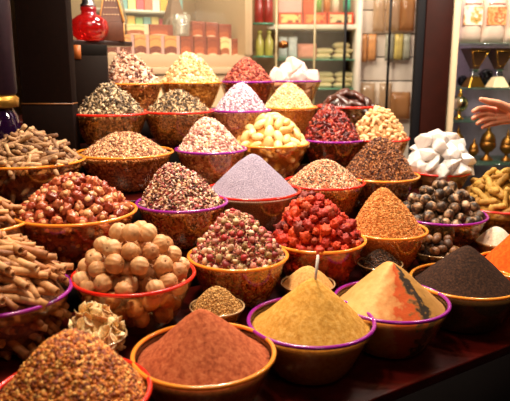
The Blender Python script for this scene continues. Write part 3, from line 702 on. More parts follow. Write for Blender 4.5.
MB().lathe([(.001, 0), (.06, 0), (.085, .02), (.09, .06), (.075, zz-.03), (.06, zz)], 32).build('glass_base', MPG, hook)
MB().lathe([(.06, zz), (.082, zz+.005), (.084, zz+.04), (.07, zz+.05)], 32).build('collar', plain('gold_foil', (214, 160, 70), .35, metal=.8, bump=.6, bscale=70), hook)
MB().lathe([(.07, zz+.05), (.08, zz+.06), (.082, 1.3), (.001, 1.3)], 32).build('column', MPD, hook)
# dark box under a shelf
a2 = math.radians(48)
L0 = at_y(60, 39, 2.62); zsh = L0.z
shelf = thing('small_shelf', 'small dark shelf board carrying the red vase and the wooden burner', 'shelf', (L0.x, L0.y, zsh), a2)
MB().box(0, .37, 0, .20, -.022, 0).build('board', plain('shelf_board', (42, 26, 22), .3, coat=.3), shelf, bevel=.003)
Bx0 = at_y(74, 60, 2.625); Bx1 = at_y(107, 60, 2.645)
box = thing('dark_box', 'tall dark box under the small shelf behind the grey leaves', 'box', (Bx0.x, 2.625, TZ[5]), math.atan2(.02, Bx1.x-Bx0.x))
wv = math.hypot(.02, Bx1.x-Bx0.x); hh = zsh-.022-TZ[5]
MB().box(0, wv, 0, .055, 0, hh-.045).build('body', plain('box_wood', (26, 14, 10), .6, spec=.2, var=.25), box, bevel=.002)
MB().box(0, wv, .006, .055, hh-.045, hh).build('lid', plain('box_lid', (16, 10, 8), .6, spec=.2), box, bevel=.002)
MB().box(.002, .03, -.004, .008, hh-.06, hh-.002).build('orange_tab', plain('tab', (170, 92, 40), .5), box)
# red vase
def on_shelf(px, yy): p = at_y(px, 39, yy); return Vector((p.x, yy, zsh))
vp = on_shelf(90, 2.76)
vase = thing('hookah_vase', 'round red glass hookah vase with silver neck on the small shelf', 'vase', vp)
MRG = glass('red_glass', (1, .16, .14), .3, .04, .38, (226, 40, 40)); MSV = plain('silver', (200, 200, 205), .25, metal=1, var=.05)
MB().lathe([(.001, 0), (.05, 0), (.072, .02), (.083, .052), (.076, .083), (.05, .103), (.033, .110), (.031, .122), (.034, .128), (.034, .138), (.028, .142)], 40).build('glass_bulb', MRG, vase)
MB().lathe([(.03, .140), (.034, .143), (.034, .150), (.026, .156), (.024, .20), (.03, .215), (.03, .235), (.018, .245), (.015, .34), (.001, .34)], 32).build('silver_neck', MSV, vase)['label'] = 'silver metal neck'
# wooden burner
MW1 = plain('light_wood', (226, 166, 96), .5, bump=.1); MW2 = plain('dark_carved_wood', (92, 48, 28), .5); MHOLE = plain('hole_dark', (232, 196, 150), .6)
bp_ = on_shelf(112, 2.88)
bu = thing('wooden_burner', 'pyramid-topped wooden burner with a perforated face on the shelf', 'burner', bp_, math.radians(14))
s_ = .052; hb = .085; ht = .30
MB().box(-s_, s_, -s_, s_, 0, hb).build('base', MW2, bu, bevel=.002)
def pyr(k, z0, z1, s0, s1):
    return MB().add([(-s0, -s0, z0), (s0, -s0, z0), (s0, s0, z0), (-s0, s0, z0), (-s1, -s1, z1), (s1, -s1, z1), (s1, s1, z1), (-s1, s1, z1)], [(0,1,2,3), (4,7,6,5), (0,4,5,1), (1,5,6,2), (2,6,7,3), (3,7,4,0)])
pyr(0, hb, ht, s_, .006).build('pyramid_top', MW2, bu, smooth=False)
MB().box(s_, s_+.004, -s_, s_, 0, hb).build('side_board', MW1, bu)
tr = MB(); tr.tube([(s_+.002, -s_-.001, hb), (.008, -.008, ht)], [.007, .004], 6); tr.tube([(-s_, -s_-.001, hb), (-.008, -.008, ht)], [.004, .003], 6); tr.build('edge_trim', MW1, bu)
hm = MB()
for rI in range(5):
    z = hb+.03+rI*.03; w_ = s_ + (.006-s_)*(z-hb)/(ht-hb); nn = 6-rI
    for q in range(nn):
        x = (q-(nn-1)/2)*.0125; vs, fs = ico(1, 0, (.0032, .0015, .0032)); hm.add([v + Vector((x, -w_-.001, z)) for v in vs], fs)
hm.build('perforation_studs', MHOLE, bu)
mk = MB()
for x, z, w_, h_ in [(-.01, .055, .024, .004), (-.014, .045, .004, .02), (.0, .035, .03, .004), (.004, .02, .005, .03), (-.012, .022, .004, .018)]:
    mk.box(s_+.0035, s_+.0052, x-w_/2, x+w_/2, z-h_/2, z+h_/2)
mk.build('side_marking', MW2, bu)

# ================================================================== glass counter case behind the stand
MCREAM = plain('cream_panel', (190, 162, 126), .5, var=.03); MWHITE = plain('white_panel', (236, 224, 206), .5, var=.02)
MPANE = glass('pane', (.97, .98, .95), .003, .08, .07, (235, 225, 205)); MGE = plain('glass_edge', (90, 160, 130), .2, coat=.5)  # pane: pale diffuse body paints a washed cream haze into the glass
MCLR = glass('clear_glass', (.95, .95, .93), .3, .03, .12, (255, 250, 240))
VC = 3.22
c0 = at_v(60, 54, VC); c1 = at_v(247, 54, VC); u0 = uv(c0)[0]; u1 = uv(c1)[0]
zc = at_v(180, 54.5, VC).z
O = W(u0, VC, 0)
case = thing('display_case', 'cream glass-fronted display case of spice boxes behind the stand', 'display case', O, ANG)
LW = u1-u0
MB().box(0, LW, -.02, .62, 0, zc-.11).build('plinth', MCREAM, case)
MB().box(0, LW, -.035, .62, zc-.11, zc-.07).build('cornice', MCREAM, case, bevel=.004)
MB().box(0, LW, -.02, .62, zc-.07, zc).build('box_shelf', MCREAM, case, bevel=.002)
MB().box(0, LW, .60, .63, zc, 2.35).build('back_board', MCREAM, case)
MB().box(LW-.03, LW+.02, -.03, .63, zc, 2.35).build('end_board', MCREAM, case, bevel=.003)
MB().box(0, LW, -.03, .63, 2.35, 2.4).build('top_board', MCREAM, case)
MB().box(0, LW, -.03, -.024, zc, 2.35).build('glass_pane', MPANE, case)
zq1 = at_v(150, 28, VC+.40).z; zq2 = at_v(150, 11, VC+.40).z; uq = uv(at_v(112, 20, VC+.40))[0]-u0; uq2 = uv(at_v(184, 20, VC+.40))[0]-u0
MB().box(uq-.1, uq2, .36, .60, zq1-.012, zq1).build('glass_shelf', plain('shelf_white', (232, 236, 220), .3), case)
MB().box(uq-.1, uq2, .36, .60, zq2-.014, zq2).build('glass_shelf', bpy.data.materials['shelf_white'], case)
# boxes with a printed hill of spice
def pack_mat(name, top, mid, low, pink):
    m, nt, out = new_mat(name); bs = nt.nodes.new('ShaderNodeBsdfPrincipled'); bs.inputs['Roughness'].default_value = .4
    tc = nt.nodes.new('ShaderNodeTexCoord'); sx = nt.nodes.new('ShaderNodeSeparateXYZ'); nt.links.new(tc.outputs['Generated'], sx.inputs[0])
    # height of the printed heap: a rounded hill below a plain field with a title band
    a = nt.nodes.new('ShaderNodeMath'); a.operation = 'SUBTRACT'; a.inputs[1].default_value = .42; nt.links.new(sx.outputs['X'], a.inputs[0])
    a2_ = nt.nodes.new('ShaderNodeMath'); a2_.operation = 'MULTIPLY'; nt.links.new(a.outputs[0], a2_.inputs[0]); nt.links.new(a.outputs[0], a2_.inputs[1])
    h1 = nt.nodes.new('ShaderNodeMath'); h1.operation = 'MULTIPLY_ADD'; h1.inputs[1].default_value = .7; nt.links.new(a2_.outputs[0], h1.inputs[0]); nt.links.new(sx.outputs['Z'], h1.inputs[2])
    r1 = nt.nodes.new('ShaderNodeValToRGB'); r1.color_ramp.interpolation = 'CONSTANT'; e = r1.color_ramp.elements
    stops = [(0, low), (.14, mid), (.46, low), (.5, top), (.78, (200, 120, 60)), (.84, top)]
    stops = [(0, (236, 200, 170)), (.1, low), (.45, top), (.80, mid), (.85, top)]
    while len(e) < len(stops): e.new(.5)
    for i, (q, c) in enumerate(stops): e[i].position = q; e[i].color = srgb(c)
    nt.links.new(h1.outputs[0], r1.inputs[0])
    px_ = nt.nodes.new('ShaderNodeMath'); px_.operation = 'GREATER_THAN'; px_.inputs[1].default_value = .78; nt.links.new(sx.outputs['X'], px_.inputs[0])
    mx_ = nt.nodes.new('ShaderNodeMix'); mx_.data_type = 'RGBA'; mx_.inputs[7].default_value = srgb(pink)
    nt.links.new(px_.outputs[0], mx_.inputs[0]); nt.links.new(r1.outputs[0], mx_.inputs[6]); nt.links.new(mx_.outputs[2], bs.inputs['Base Color'])
    nt.links.new(bs.outputs[0], out.inputs[0]); return m
PM = [pack_mat('pack_tan', (204, 146, 84), (176, 96, 60), (110, 32, 20), (196, 150, 150)),
      pack_mat('pack_red', (146, 60, 34), (104, 30, 20), (176, 84, 48), (130, 50, 36)),
      pack_mat('pack_cream', (238, 208, 150), (190, 120, 70), (160, 80, 44), (236, 200, 170))]
def carton(px0, px1, vv, zb, hh, mi, label, group, name='spice_box', dd=.05):
    # px0/px1 name the box's two ends along the case; it stands at depth vv on height zb
    ua = uv(at_v(px0, 50, vv))[0]; ub = uv(at_v(px1, 50, vv))[0]; w_ = ub-ua-.003
    t = MB().box(0, w_, 0, dd, 0, hh).build(name, PM[mi], None, False, W(ua, vv, zb), .0015); t.rotation_euler = (0, 0, ANG)
    return tag(t, label, 'box', group)
xs = [92, 106, 120.5, 135, 150, 165, 180.5]
for i in range(6):
    carton(xs[i], xs[i+1], VC+.06, zc, .105, 0, 'tan spice box with a dark red heap printed, front row of the case', 'tan spice boxes in the case front row')
for a_, b_, mi, lb in [(181, 194, 1, 'dark red spice box beside the last tan box in the case front row'), (194.5, 207, 1, 'orange-red spice box directly beside the dark red one in the case front row'),
                       (207.5, 220.5, 1, 'orange-red spice box beside the cream box in the case front row'), (221, 232, 2, 'cream box with a printed heap near the right end of the case'), (232.5, 243.5, 1, 'small orange box at the right end of the case front row')]:
    carton(a_, b_, VC+.06, zc, .105 if a_ < 220 else .098, mi, lb.replace('third from the right in the case front row... ', ''), None)
for a_, b_, mi, z_, h_, lb in [(128, 150, 2, .107, .055, 'cream carton lying on top of the tan spice boxes'), (150.5, 174, 1, .107, .058, 'long red-brown carton on top of the tan spice boxes'),
                            (193, 206, 1, .107, .085, 'red box leftmost in the upper row of the case'), (206.5, 219, 1, .107, .083, 'red box in the middle of the upper row of the case'), (219.5, 232, 1, .100, .083, 'red box rightmost in the upper row of the case')]:
    carton(a_, b_, VC+.07, zc+z_, h_, mi, lb, None, 'spice_carton')
# small colourful packets on the rear shelves
pc_cols = [(232, 120, 100), (240, 220, 150), (150, 190, 120), (240, 240, 230), (220, 90, 110), (120, 170, 170), (245, 190, 90)]
pcm = [plain('packet_colour', c, .4, var=.03) for c in pc_cols]
cn = ['coral', 'pale yellow', 'green', 'white', 'pink', 'teal', 'orange']
def rear_packets(zb, h_, tier, xs_):
    for k, x in enumerate(xs_):
        w_ = (uq2-uq)/9-.006; ci = (k*3+(2 if tier == 'upper' else 0)) % 7
        o = MB().box(0, w_, 0, .04, 0, h_*(.85+.15*((k*7) % 3)/2)).build('small_packet', pcm[ci], None, False, W(u0+x, VC+.42, zb), .002); o.rotation_euler = (0, 0, ANG)
        tag(o, 'small %s packet on the %s rear shelf of the case' % (cn[ci], tier), 'packet', '%s packets on the %s rear shelf' % (cn[ci], tier))
rear_packets(zq1, zq2-zq1-.03, 'lower', [uq+(uq2-uq)*k/9 for k in range(9)])
rear_packets(zq2, .10, 'upper', [uq+(uq2-uq)*k/9+.01 for k in range(9)])
# glass mug on the boxes
mp = at_v(181, 34, VC+.10); mu, _ = uv(mp)
mug = thing('glass_mug', 'clear glass mug standing on the cartons in the case', 'mug', W(mu, VC+.095, zc+.163 if False else zc+.107))
MB().lathe([(.001, 0), (.045, 0), (.05, .006), (.054, .12), (.051, .12), (.046, .012), (.001, .01)], 32).build('glass_body', MCLR, mug)
MB().tube([(-.05, 0, .1), (-.075, 0, .095), (-.085, 0, .065), (-.075, 0, .035), (-.05, 0, .025)], .006, 8).build('handle', MCLR, mug)
bp2 = at_v(174, 10, VC+.30); bu2, _ = uv(bp2)
g = thing('grey_pyramid_burner', 'blurred grey-brown pyramid-shaped burner behind the glass mug', 'burner', W(bu2, VC+.30, zc), ANG)
MGY = plain('grey_wood', (120, 92, 72), .6)
MB().box(-.055, .055, -.055, .055, 0, .20).build('base', MGY, g, bevel=.003)
pyr(0, .20, .40, .055, .008).build('pyramid_top', MGY, g, smooth=False)
bp3 = at_v(131, 10, VC+.25); bu3, _ = uv(bp3)
g = thing('glass_bottle', 'tall hazy glass bottle at the left inside the case', 'bottle', W(bu3-.06, VC+.28, zc))
MB().lathe([(.001, 0), (.06, 0), (.06, .12), (.03, .26), (.014, .34), (.014, .42), (.001, .42)], 28).build('glass_body', glass('hazy_glass', (.85, .8, .7), .2, .2, .35, (190, 170, 140)), g)
MB().lathe([(.016, .40), (.018, .40), (.018, .45), (.001, .45)], 20).build('stopper', MGY, g)

# ================================================================== glass cabinet in the middle
YM = 4.15
def X(px, Y=YM): return at_y(px, 60, Y).x
def Z(py, Y=YM): return at_y(255, py, Y).z
MRED = plain('red_print', (214, 70, 34), .4, var=.05); MBROWN = plain('brown_board', (120, 84, 52), .6, var=.15)
cab = thing('glass_cabinet', 'tall glass-door cabinet with a white shelf in the middle background', 'cabinet', (X(300), YM, 0))
def lx(px, Y=YM): return at_y(px, 60, Y).x - X(300)
MB().box(lx(246), lx(360), .42, .44, .6, 2.5).build('back_board', MCREAM, cab)
MB().box(lx(242), lx(250), -.01, .44, .6, 2.5).build('side_post', MCREAM, cab, bevel=.004)
MB().box(lx(357), lx(361), -.01, .44, .6, 2.5).build('side_board', MWHITE, cab)
MB().box(lx(242), lx(361), -.01, .44, 0, .6).build('plinth', MCREAM, cab)
zs1 = Z(28.5); MB().box(lx(268), lx(357), .06, .42, zs1, zs1+.03).build('white_shelf', MWHITE, cab, bevel=.003)
zs2 = Z(59); MB().box(lx(300), lx(357), .08, .42, zs2-.008, zs2).build('glass_shelf', MGE, cab)
zs3 = Z(89); MB().box(lx(300), lx(357), .08, .42, zs3-.008, zs3).build('glass_shelf', MGE, cab)
MB().box(lx(298), lx(357), .40, .415, zs3-.2, zs1).build('brown_backing', MBROWN, cab)
gdoor = MB().box(lx(276), lx(343), -.012, -.006, .62, 2.5).build('glass_door', MPANE, cab)
MB().box(lx(275), lx(277), -.016, -.002, .62, 2.5).build('door_edge', plain('door_edge', (190, 172, 130), .25, coat=.5), cab)
MB().box(lx(313), lx(315), -.016, -.002, .62, 2.5).build('door_edge', bpy.data.materials['door_edge'], cab)
MB().box(lx(342.8), lx(345.2), -.03, 0, .62, 2.5).build('black_mullion', plain('black_metal', (14, 12, 14), .4), cab)
kb = MB(); kb.lathe([(.001, -.0), (.02, 0), (.026, .012), (.026, .05), (.018, .058), (.001, .058)], 24, T=Matrix.Translation((lx(283), -.012, Z(45))) @ Matrix.Rotation(PI/2, 4, 'X') @ Matrix.Rotation(0, 4, 'Z'))
kb.tube([(lx(278), -.05, Z(45)), (lx(288), -.05, Z(45))], .02, 16)
kb.build('door_knob', plain('bronze', (150, 96, 50), .25, metal=.9), gdoor)['label'] = 'bronze door knob'
# left glass shelves with jars and bottles
for zy, nm in ((22.5, 'a'), (56, 'b')):
    z = Z(zy); MB().box(lx(253), lx(274), .02, .16, z-.008, z).build('small_glass_shelf', MGE, cab)
MJAR = plain('jar_red', (130, 34, 24), .3, coat=.5, var=.4, bscale=30); MGRN = plain('bottle_green', (166, 160, 74), .3, coat=.4, var=.1); MCAP = plain('cap_dark', (60, 34, 22), .4)
for k, (px, s_) in enumerate(((259.0, 'left'), (268.5, 'right'))):
    j = thing('red_jar', 'dark red patterned jar, %s one of the pair on the upper glass shelf' % s_, 'jar', (X(px), YM+.09, Z(22.5)))
    MB().lathe([(.001, 0), (.028, 0), (.031, .01), (.031, .15), (.022, .17), (.022, .18)], 24).build('jar_body', MJAR, j)
    MB().lathe([(.024, .178), (.026, .18), (.026, .21), (.001, .21)], 24).build('lid', MCAP, j)
    j = thing('green_bottle', 'yellow-green bottle, %s one of the pair on the lower glass shelf' % s_, 'bottle', (X(px+.8), YM+.09, Z(56)))
    MB().lathe([(.001, 0), (.026, 0), (.028, .01), (.028, .10), (.012, .135), (.012, .15)], 24).build('bottle_body', MGRN, j)
    MB().lathe([(.014, .145), (.015, .146), (.015, .168), (.001, .168)], 20).build('cap', MGRN, j)
# red boxes with picture windows
MWIN = []
for c0_, c1_ in (((244, 206, 130), (150, 60, 34)), ((240, 150, 80), (214, 60, 40)), ((240, 210, 160), (50, 24, 20))):
    m, nt, out = new_mat('picture_print'); bs = nt.nodes.new('ShaderNodeBsdfPrincipled'); tc = nt.nodes.new('ShaderNodeTexCoord'); nz = nt.nodes.new('ShaderNodeTexNoise'); nz.inputs['Scale'].default_value = 26
    nt.links.new(tc.outputs['Object'], nz.inputs['Vector']); mr = nt.nodes.new('ShaderNodeMapRange'); mr.inputs['From Min'].default_value = .46; mr.inputs['From Max'].default_value = .6
    nt.links.new(nz.outputs['Fac'], mr.inputs['Value']); nt.links.new(ramp(nt, [c0_, c0_, c1_], mr.outputs[0]), bs.inputs['Base Color']); nt.links.new(bs.outputs[0], out.inputs[0]); MWIN.append(m)
zt = zs1+.03
for k, (a_, b_, lb) in enumerate(((279, 303, 'red-orange carton with a cream picture panel, nearest the door knob'), (304, 327.5, 'red-orange carton with an orange picture panel, middle of three'), (328.5, 354.5, 'red-orange carton with dark fruit on its picture, behind the black mullion'))):
    w_ = X(b_)-X(a_); hh_ = Z(11)-zt
    t = thing('picture_carton', lb + ' on the white shelf', 'box', (X(a_), YM+.10, zt))
    MB().box(0, w_, 0, .12, 0, hh_).build('carton', MRED, t, False, bevel=.002)
    n_ = .014; pl = [(n_, n_), (w_-n_, n_), (w_-n_, hh_-n_), (n_, hh_-n_)]
    MB().box(n_, w_-n_, -.002, .0005, n_, hh_-n_).build('picture_panel', MWIN[k], t, False)
zt2 = Z(11)
for a_, b_, h_, col, lb, nm in ((279, 302, .12, (240, 176, 170), 'pale pink carton standing on the red-orange carton by the knob', 'pink_carton'), (303.5, 314, .13, (220, 90, 50), 'orange carton on top of the middle red-orange carton', 'orange_carton')):
    o = MB().box(0, X(b_)-X(a_), 0, .09, 0, h_).build(nm, plain(nm, col, .4, var=.04), None, False, (X(a_), YM+.115, zt2), .002); tag(o, lb, 'box')
for px, col, cn_, rr_ in ((319, (120, 170, 60), 'green', .026), (328, (200, 120, 50), 'amber', .024), (337, (236, 226, 200), 'white', .024), (339.5+9, (70, 180, 150), 'teal', .026)):
    j = thing('small_bottle', '%s bottle standing on the picture cartons in the cabinet' % cn_, 'bottle', (X(px), YM+.15, zt2))
    mm = plain('bottle_'+cn_, col, .3, coat=.5, var=.05)
    MB().lathe([(.001, 0), (rr_, 0), (rr_, .08), (.012, .11), (.012, .125)], 22).build('bottle_body', mm, j); MB().lathe([(.013, .122), (.014, .123), (.014, .145), (.001, .145)], 18).build('cap', MWHITE, j)
# pillow-shaped packets
def pillow(name, w_, h_, d_, mat, loc, label, group=None, rx=0, rz=0, seed=0, flat=False):
    m = MB(); nu, nv = 10, 8; vs = []; fs = []
    for side in (1, -1):
        for i in range(nu+1):
            for j in range(nv+1):
                u_ = i/nu*2-1; v_ = j/nv*2-1
                b_ = (max(0, 1-u_**4)*max(0, 1-v_**4))**.6
                wob = .12*noise.noise(Vector((u_*2, v_*2, seed)))
                vs.append((u_*w_/2, -side*d_/2*(b_*(1+wob)+.02), (v_+1)*h_/2))
    K = (nu+1)*(nv+1)
    for s0_ in (0, 1):
        for i in range(nu):
            for j in range(nv):
                a_ = s0_*K+i*(nv+1)+j; fs.append((a_, a_+1, a_+nv+2, a_+nv+1))
    for i in range(nu): 
        for j in (0, nv): a_ = i*(nv+1)+j; fs.append((a_, a_+nv+1, a_+nv+1+K, a_+K))
    for j in range(nv):
        for i in (0, nu): a_ = i*(nv+1)+j; fs.append((a_, a_+1, a_+1+K, a_+K))
    m.add(vs, fs); o = m.build(name, mat, None, True, loc); o.rotation_euler = (rx, 0, rz); return tag(o, label, 'packet', group)
MPB = plain('packet_blue_white', (190, 200, 220), .35, var=.3, bscale=25); MPK = plain('packet_pink', (236, 150, 130), .4, var=.15, bscale=25); MPY = plain('packet_cream', (238, 212, 164), .35, var=.12, bscale=30, coat=.3)
zz0 = Z(59)
MB2 = MB(); MB2.box(lx(276), lx(300), .08, .42, zz0-.008, zz0).build('glass_shelf', MGE, cab)
for k, px in enumerate((284, 294)):
    pillow('blue_white_packet', .06, .15, .05, MPB, (X(px), YM+.15, zz0), 'blue and white packet, %s of two beneath the door knob' % ('left' if k == 0 else 'right'), None, seed=k)
pillow('pink_packet', .13, .105, .05, MPK, (X(309), YM+.17, zz0), 'pink packet standing beside the stacked cream packets')
def stack(px0, zb, n, tier, w_=.13):
    for k in range(n):
        for c_ in range(2):
            o = pillow('cream_packet', w_, .11, .042, MPY, (X(px0)+c_*(w_+.004)+.008*((k*5) % 3), YM+.17, zb+.02+k*.036), 'flat cream packet in the stack on the %s shelf behind the black mullion' % tier, 'cream packets stacked on the %s shelf' % tier, rx=-PI/2, seed=k*2+c_)
stack(325, zs2, 2, 'upper'); o = pillow('cream_packet', .12, .11, .042, MPY, (X(345), YM+.17, zs2+.095), 'topmost cream packet crowning the upper stack behind the mullion', rx=-PI/2)
stack(327, zs3, 3, 'lower')

# ================================================================== white slat wall with hanging packets
YW = 4.3
sw = thing('slat_wall', 'white slatted wall panel with hanging packets beside the dark pillar', 'wall panel', (X(388, YW), YW, 0))
def sx_(px): return at_y(px, 60, YW).x - X(388, YW)
zl = [2.5] + [Z(y, YW) for y in (10, 34, 57, 81, 105)] + [1.0]
for k in range(6): MB().box(sx_(357), sx_(418), 0, .02, zl[k+1]+.004, zl[k]-.004).build('slat_board', MWHITE, sw, bevel=.002)
MB().box(sx_(357), sx_(418), .015, .03, 1.0, 2.5).build('groove_backing', plain('groove', (90, 70, 50), .6), sw)
MB().box(sx_(357), sx_(418), 0, .03, 0, 1.0).build('base_board', MWHITE, sw)
MB().box(sx_(381.8), sx_(383.8), -.19, -.17, .9, 2.5).build('black_upright', bpy.data.materials['black_metal'], sw)
MB().box(sx_(381.8), sx_(383.8), -.17, .01, .9, .92).build('upright_foot', bpy.data.materials['black_metal'], sw)
slats = [o_ for o_ in sw.children if o_.name.startswith('slat_board')]
def hang(px, ytop, ybot, wpx, mat, label, nm='hanging_packet', d_=.035):
    zt_ = Z(ytop, YW-.06); zb_ = Z(ybot, YW-.06)
    pillow(nm, wpx*YW/FPX, zt_-zb_, d_, mat, (X(px, YW-.06), YW-.06, zb_), label, seed=px)
    k = MB(); xx = X(px, YW-.06)-X(388, YW); k.tube([(xx, -.09, zt_-.006), (xx, 0, zt_-.006)], .003, 6); k.build('hook', MSV, min(slats, key=lambda q: abs(sum(v.co.z for v in q.data.vertices)/8 - zt_)))
MSP = plain('spice_pack_brown', (214, 140, 84), .35, var=.3, bscale=22, coat=.5); MSY = plain('spice_pack_yellow', (214, 180, 100), .35, var=.3, bscale=25, coat=.5); MST = plain('spice_pack_blue', (150, 150, 130), .3, var=.3, bscale=25, coat=.5)
hang(362, 34, 62, 9, MSP, 'brown clear packet hanging leftmost on the white slat wall')
hang(371.5, 34, 61, 8, MSP, 'brown clear packet hanging just left of the black upright')
hang(389, 34, 61, 8.5, MST, 'grey-blue packet hanging just right of the black upright')
hang(398, 34, 60, 8, MSY, 'yellow packet hanging between the grey-blue and striped packets')
hang(406, 34, 60, 6.5, MST, 'narrow striped packet hanging nearest the dark frame')
MCB = glass('clear_bag', (.9, .86, .8), .4, .15, .5, (236, 206, 166))
MCB2 = glass('clear_bag_tan', (.9, .8, .65), .35, .15, .7, (214, 160, 104))
hang(377, -4, 32, 11, MCB, 'crinkled clear bag hanging high left of the black upright', d_=.06)
hang(391, -4, 31, 13, MCB, 'crinkled clear bag hanging high right of the black upright', d_=.07)
hang(405, -4, 31, 14, MCB2, 'tan-filled clear bag hanging high beside the dark frame', d_=.07)
hang(369, 83, 112, 14, MCB, 'hazy clear bag hanging low above the dates', d_=.06)
hang(387, 83, 112, 12, MCB, 'hazy clear bag hanging low behind the peanuts', d_=.06)
hang(402, 92, 119, 20, MCB2, 'tan bag hanging low beside the dark frame', d_=.07)

# ================================================================== pillar and right cabinet
pil = thing('wood_pillar', 'dark red-brown wooden pillar between the slat wall and right cabinet', 'pillar', (X(436, 3.30), 3.30, 0))
MPIL = plain('pillar_wood', (42, 11, 4), .5, var=.3, bscale=12, bump=.1, spec=.2)
def px3(px): return at_y(px, 60, 3.30).x - X(436, 3.30)
MB().box(px3(424), px3(450), 0, .06, 0, 2.7).build('shaft', MPIL, pil, bevel=.004)
MB().box(px3(416), px3(423.8), .01, .06, 0, 2.7).build('dark_jamb', plain('jamb', (14, 12, 16), .6, spec=.2), pil, bevel=.003)
YR = 3.35
def rx(px, Y=YR): return at_y(px, 80, Y).x
rc_ = thing('right_cabinet', 'white-framed cabinet with green-edged glass shelves at the right', 'cabinet', (rx(480), YR, 0))
ox = rx(480)
MLAV = plain('lavender_board', (206, 190, 218), .6, var=.08); 
MB().box(rx(448)-ox, rx(455)-ox, -.02, .0, 0, 2.5).build('frame_post', plain('frame_white', (232, 208, 170), .45, var=.03), rc_, bevel=.004)
MB().box(rx(449)-ox, rx(449)-ox+.012, .012, .36, 0, 2.5).build('side_board', MLAV, rc_)
MB().box(rx(453)-ox, rx(600)-ox, .34, .36, .5, 2.5).build('back_board', MLAV, rc_)
MB().box(rx(453)-ox, rx(600)-ox, -.01, .36, 0, .5).build('plinth', MDK, rc_)
MB().box(rx(597)-ox, rx(602)-ox, -.02, .36, .5, 2.5).build('frame_post', bpy.data.materials['frame_white'], rc_, bevel=.004)
SH = [Z(y, YR) for y in (42.5, 88, 121, 164)]
for z in SH: MB().box(rx(455)-ox, rx(600)-ox, .0, .335, z-.009, z).build('glass_shelf', MGE if False else glass('shelf_glass%d' % len(bpy.data.materials), (.92, .97, .94), .12, .05, .12, (90, 170, 130)), rc_)
# cream bags with pictures
MBAG = plain('bag_cream', (222, 200, 182), .35, var=.05, bump=.4, bscale=18, coat=.3)
MPIC = [None, None]
for k, cols in enumerate(([(240, 222, 204), (240, 222, 204), (230, 160, 90), (90, 110, 40)], [(226, 120, 60), (240, 170, 110), (200, 80, 34), (250, 200, 150)])):
    m, nt, out = new_mat('bag_picture'); bs = nt.nodes.new('ShaderNodeBsdfPrincipled'); tc = nt.nodes.new('ShaderNodeTexCoord'); nz = nt.nodes.new('ShaderNodeTexNoise'); nz.inputs['Scale'].default_value = 28; nt.links.new(tc.outputs['Object'], nz.inputs['Vector'])
    mr = nt.nodes.new('ShaderNodeMapRange'); mr.inputs['From Min'].default_value = .35; mr.inputs['From Max'].default_value = .68; nt.links.new(nz.outputs['Fac'], mr.inputs['Value'])
    nt.links.new(ramp(nt, cols, mr.outputs[0]), bs.inputs['Base Color']); nt.links.new(bs.outputs[0], out.inputs[0]); MPIC[k] = m
def bag(px, wpx, pic, label, seed):
    w_ = wpx*YR/FPX; h_ = .26
    t = thing('printed_bag', label, 'bag', (rx(px), YR+.10, SH[0]))
    o = pillow('bag_body', w_, h_, .085, MBAG, (0, 0, 0), '', seed=seed); o.parent = t
    for k_ in ('label', 'category'):
        if k_ in o: del o[k_]
    MB().box(-w_*.40, w_*.40, -.047, -.041, h_*.36, h_*.72).build('picture_panel', MPIC[pic], t, False)
    MB().box(-w_*.36, w_*.36, -.0465, -.041, h_*.78, h_*.80).build('print_line', plain('print_rose', (214, 140, 130), .5), t, False)
    return t
bag(472, 23, 0, 'cream bag with a small green and orange picture, left on the top shelf', 3)
bag(495.5, 23, 1, 'cream bag with a large orange food picture on the top shelf', 5)
bag(519, 23, 1, 'cream bag cut by the right edge on the top shelf', 8)
# mabkhara burners: flared cup, waist, base
MGOLD = plain('gold', (224, 170, 70), .22, metal=1, var=.1); MDB = plain('burner_bronze', (66, 42, 26), .4, metal=.15, var=.4, bscale=30)
def frust(sides):
    m = MB(); n = 4; vs = []; fs = []
    for s0_, z in sides:
        for (a_, b_) in ((-1, -1), (1, -1), (1, 1), (-1, 1)): vs.append((a_*s0_, b_*s0_, z))
    for i in range(len(sides)-1):
        for k in range(4): fs.append((i*4+k, i*4+(k+1) % 4, (i+1)*4+(k+1) % 4, (i+1)*4+k))
    fs.append((3, 2, 1, 0)); e_ = (len(sides)-1)*4; fs.append((e_, e_+1, e_+2, e_+3)); return m.add(vs, fs)
def burner(px, label, basemat):
    t = thing('incense_burner', label, 'incense burner', (rx(px, YR+.12), YR+.12, SH[1]), math.radians(8))
    frust([(.048, 0), (.046, .006), (.026, .052), (.022, .055)]).build('base', basemat, t, False, bevel=.002)
    frust([(.018, .055), (.022, .062), (.016, .085), (.024, .1)]).build('stem', MSV, t, False, bevel=.002)
    frust([(.018, .1), (.022, .112), (.058, .203), (.064, .212), (.052, .212), (.02, .15)]).build('flared_cup', MDB, t, False, bevel=.002)
    tr_ = MB()
    for s_ in (-1, 1): tr_.tube([(s_*.017, -.0255, .118), (s_*.046, -.0565, .195)], .0022, 5)
    tr_.tube([(-.046, -.0575, .195), (.046, -.0575, .195)], .0022, 5); tr_.tube([(-.017, -.026, .118), (.017, -.026, .118)], .0022, 5); tr_.build('gold_trim', MGOLD, t)['label'] = 'gold trim lines'
burner(473.5, 'dark flared incense burner with a gold base, left on the glass shelf', MGOLD)
burner(497.5, 'dark flared incense burner with an ivory base, above the hand', plain('ivory', (240, 214, 170), .4))
burner(519, 'dark flared incense burner beyond the right edge of the shelf', MGOLD)
for k, (px, r_) in enumerate(((486, .05), (463, .032))):
    o = one('black_ball', ico(3, 0, (r_, r_, r_)), plain('black_gloss', (16, 14, 22), .2)); o.location = (rx(px, YR+.26), YR+.26, SH[1]+r_); tag(o, ('larger black ball behind the two incense burners' if k == 0 else 'smaller black ball behind the left incense burner'), 'ball')
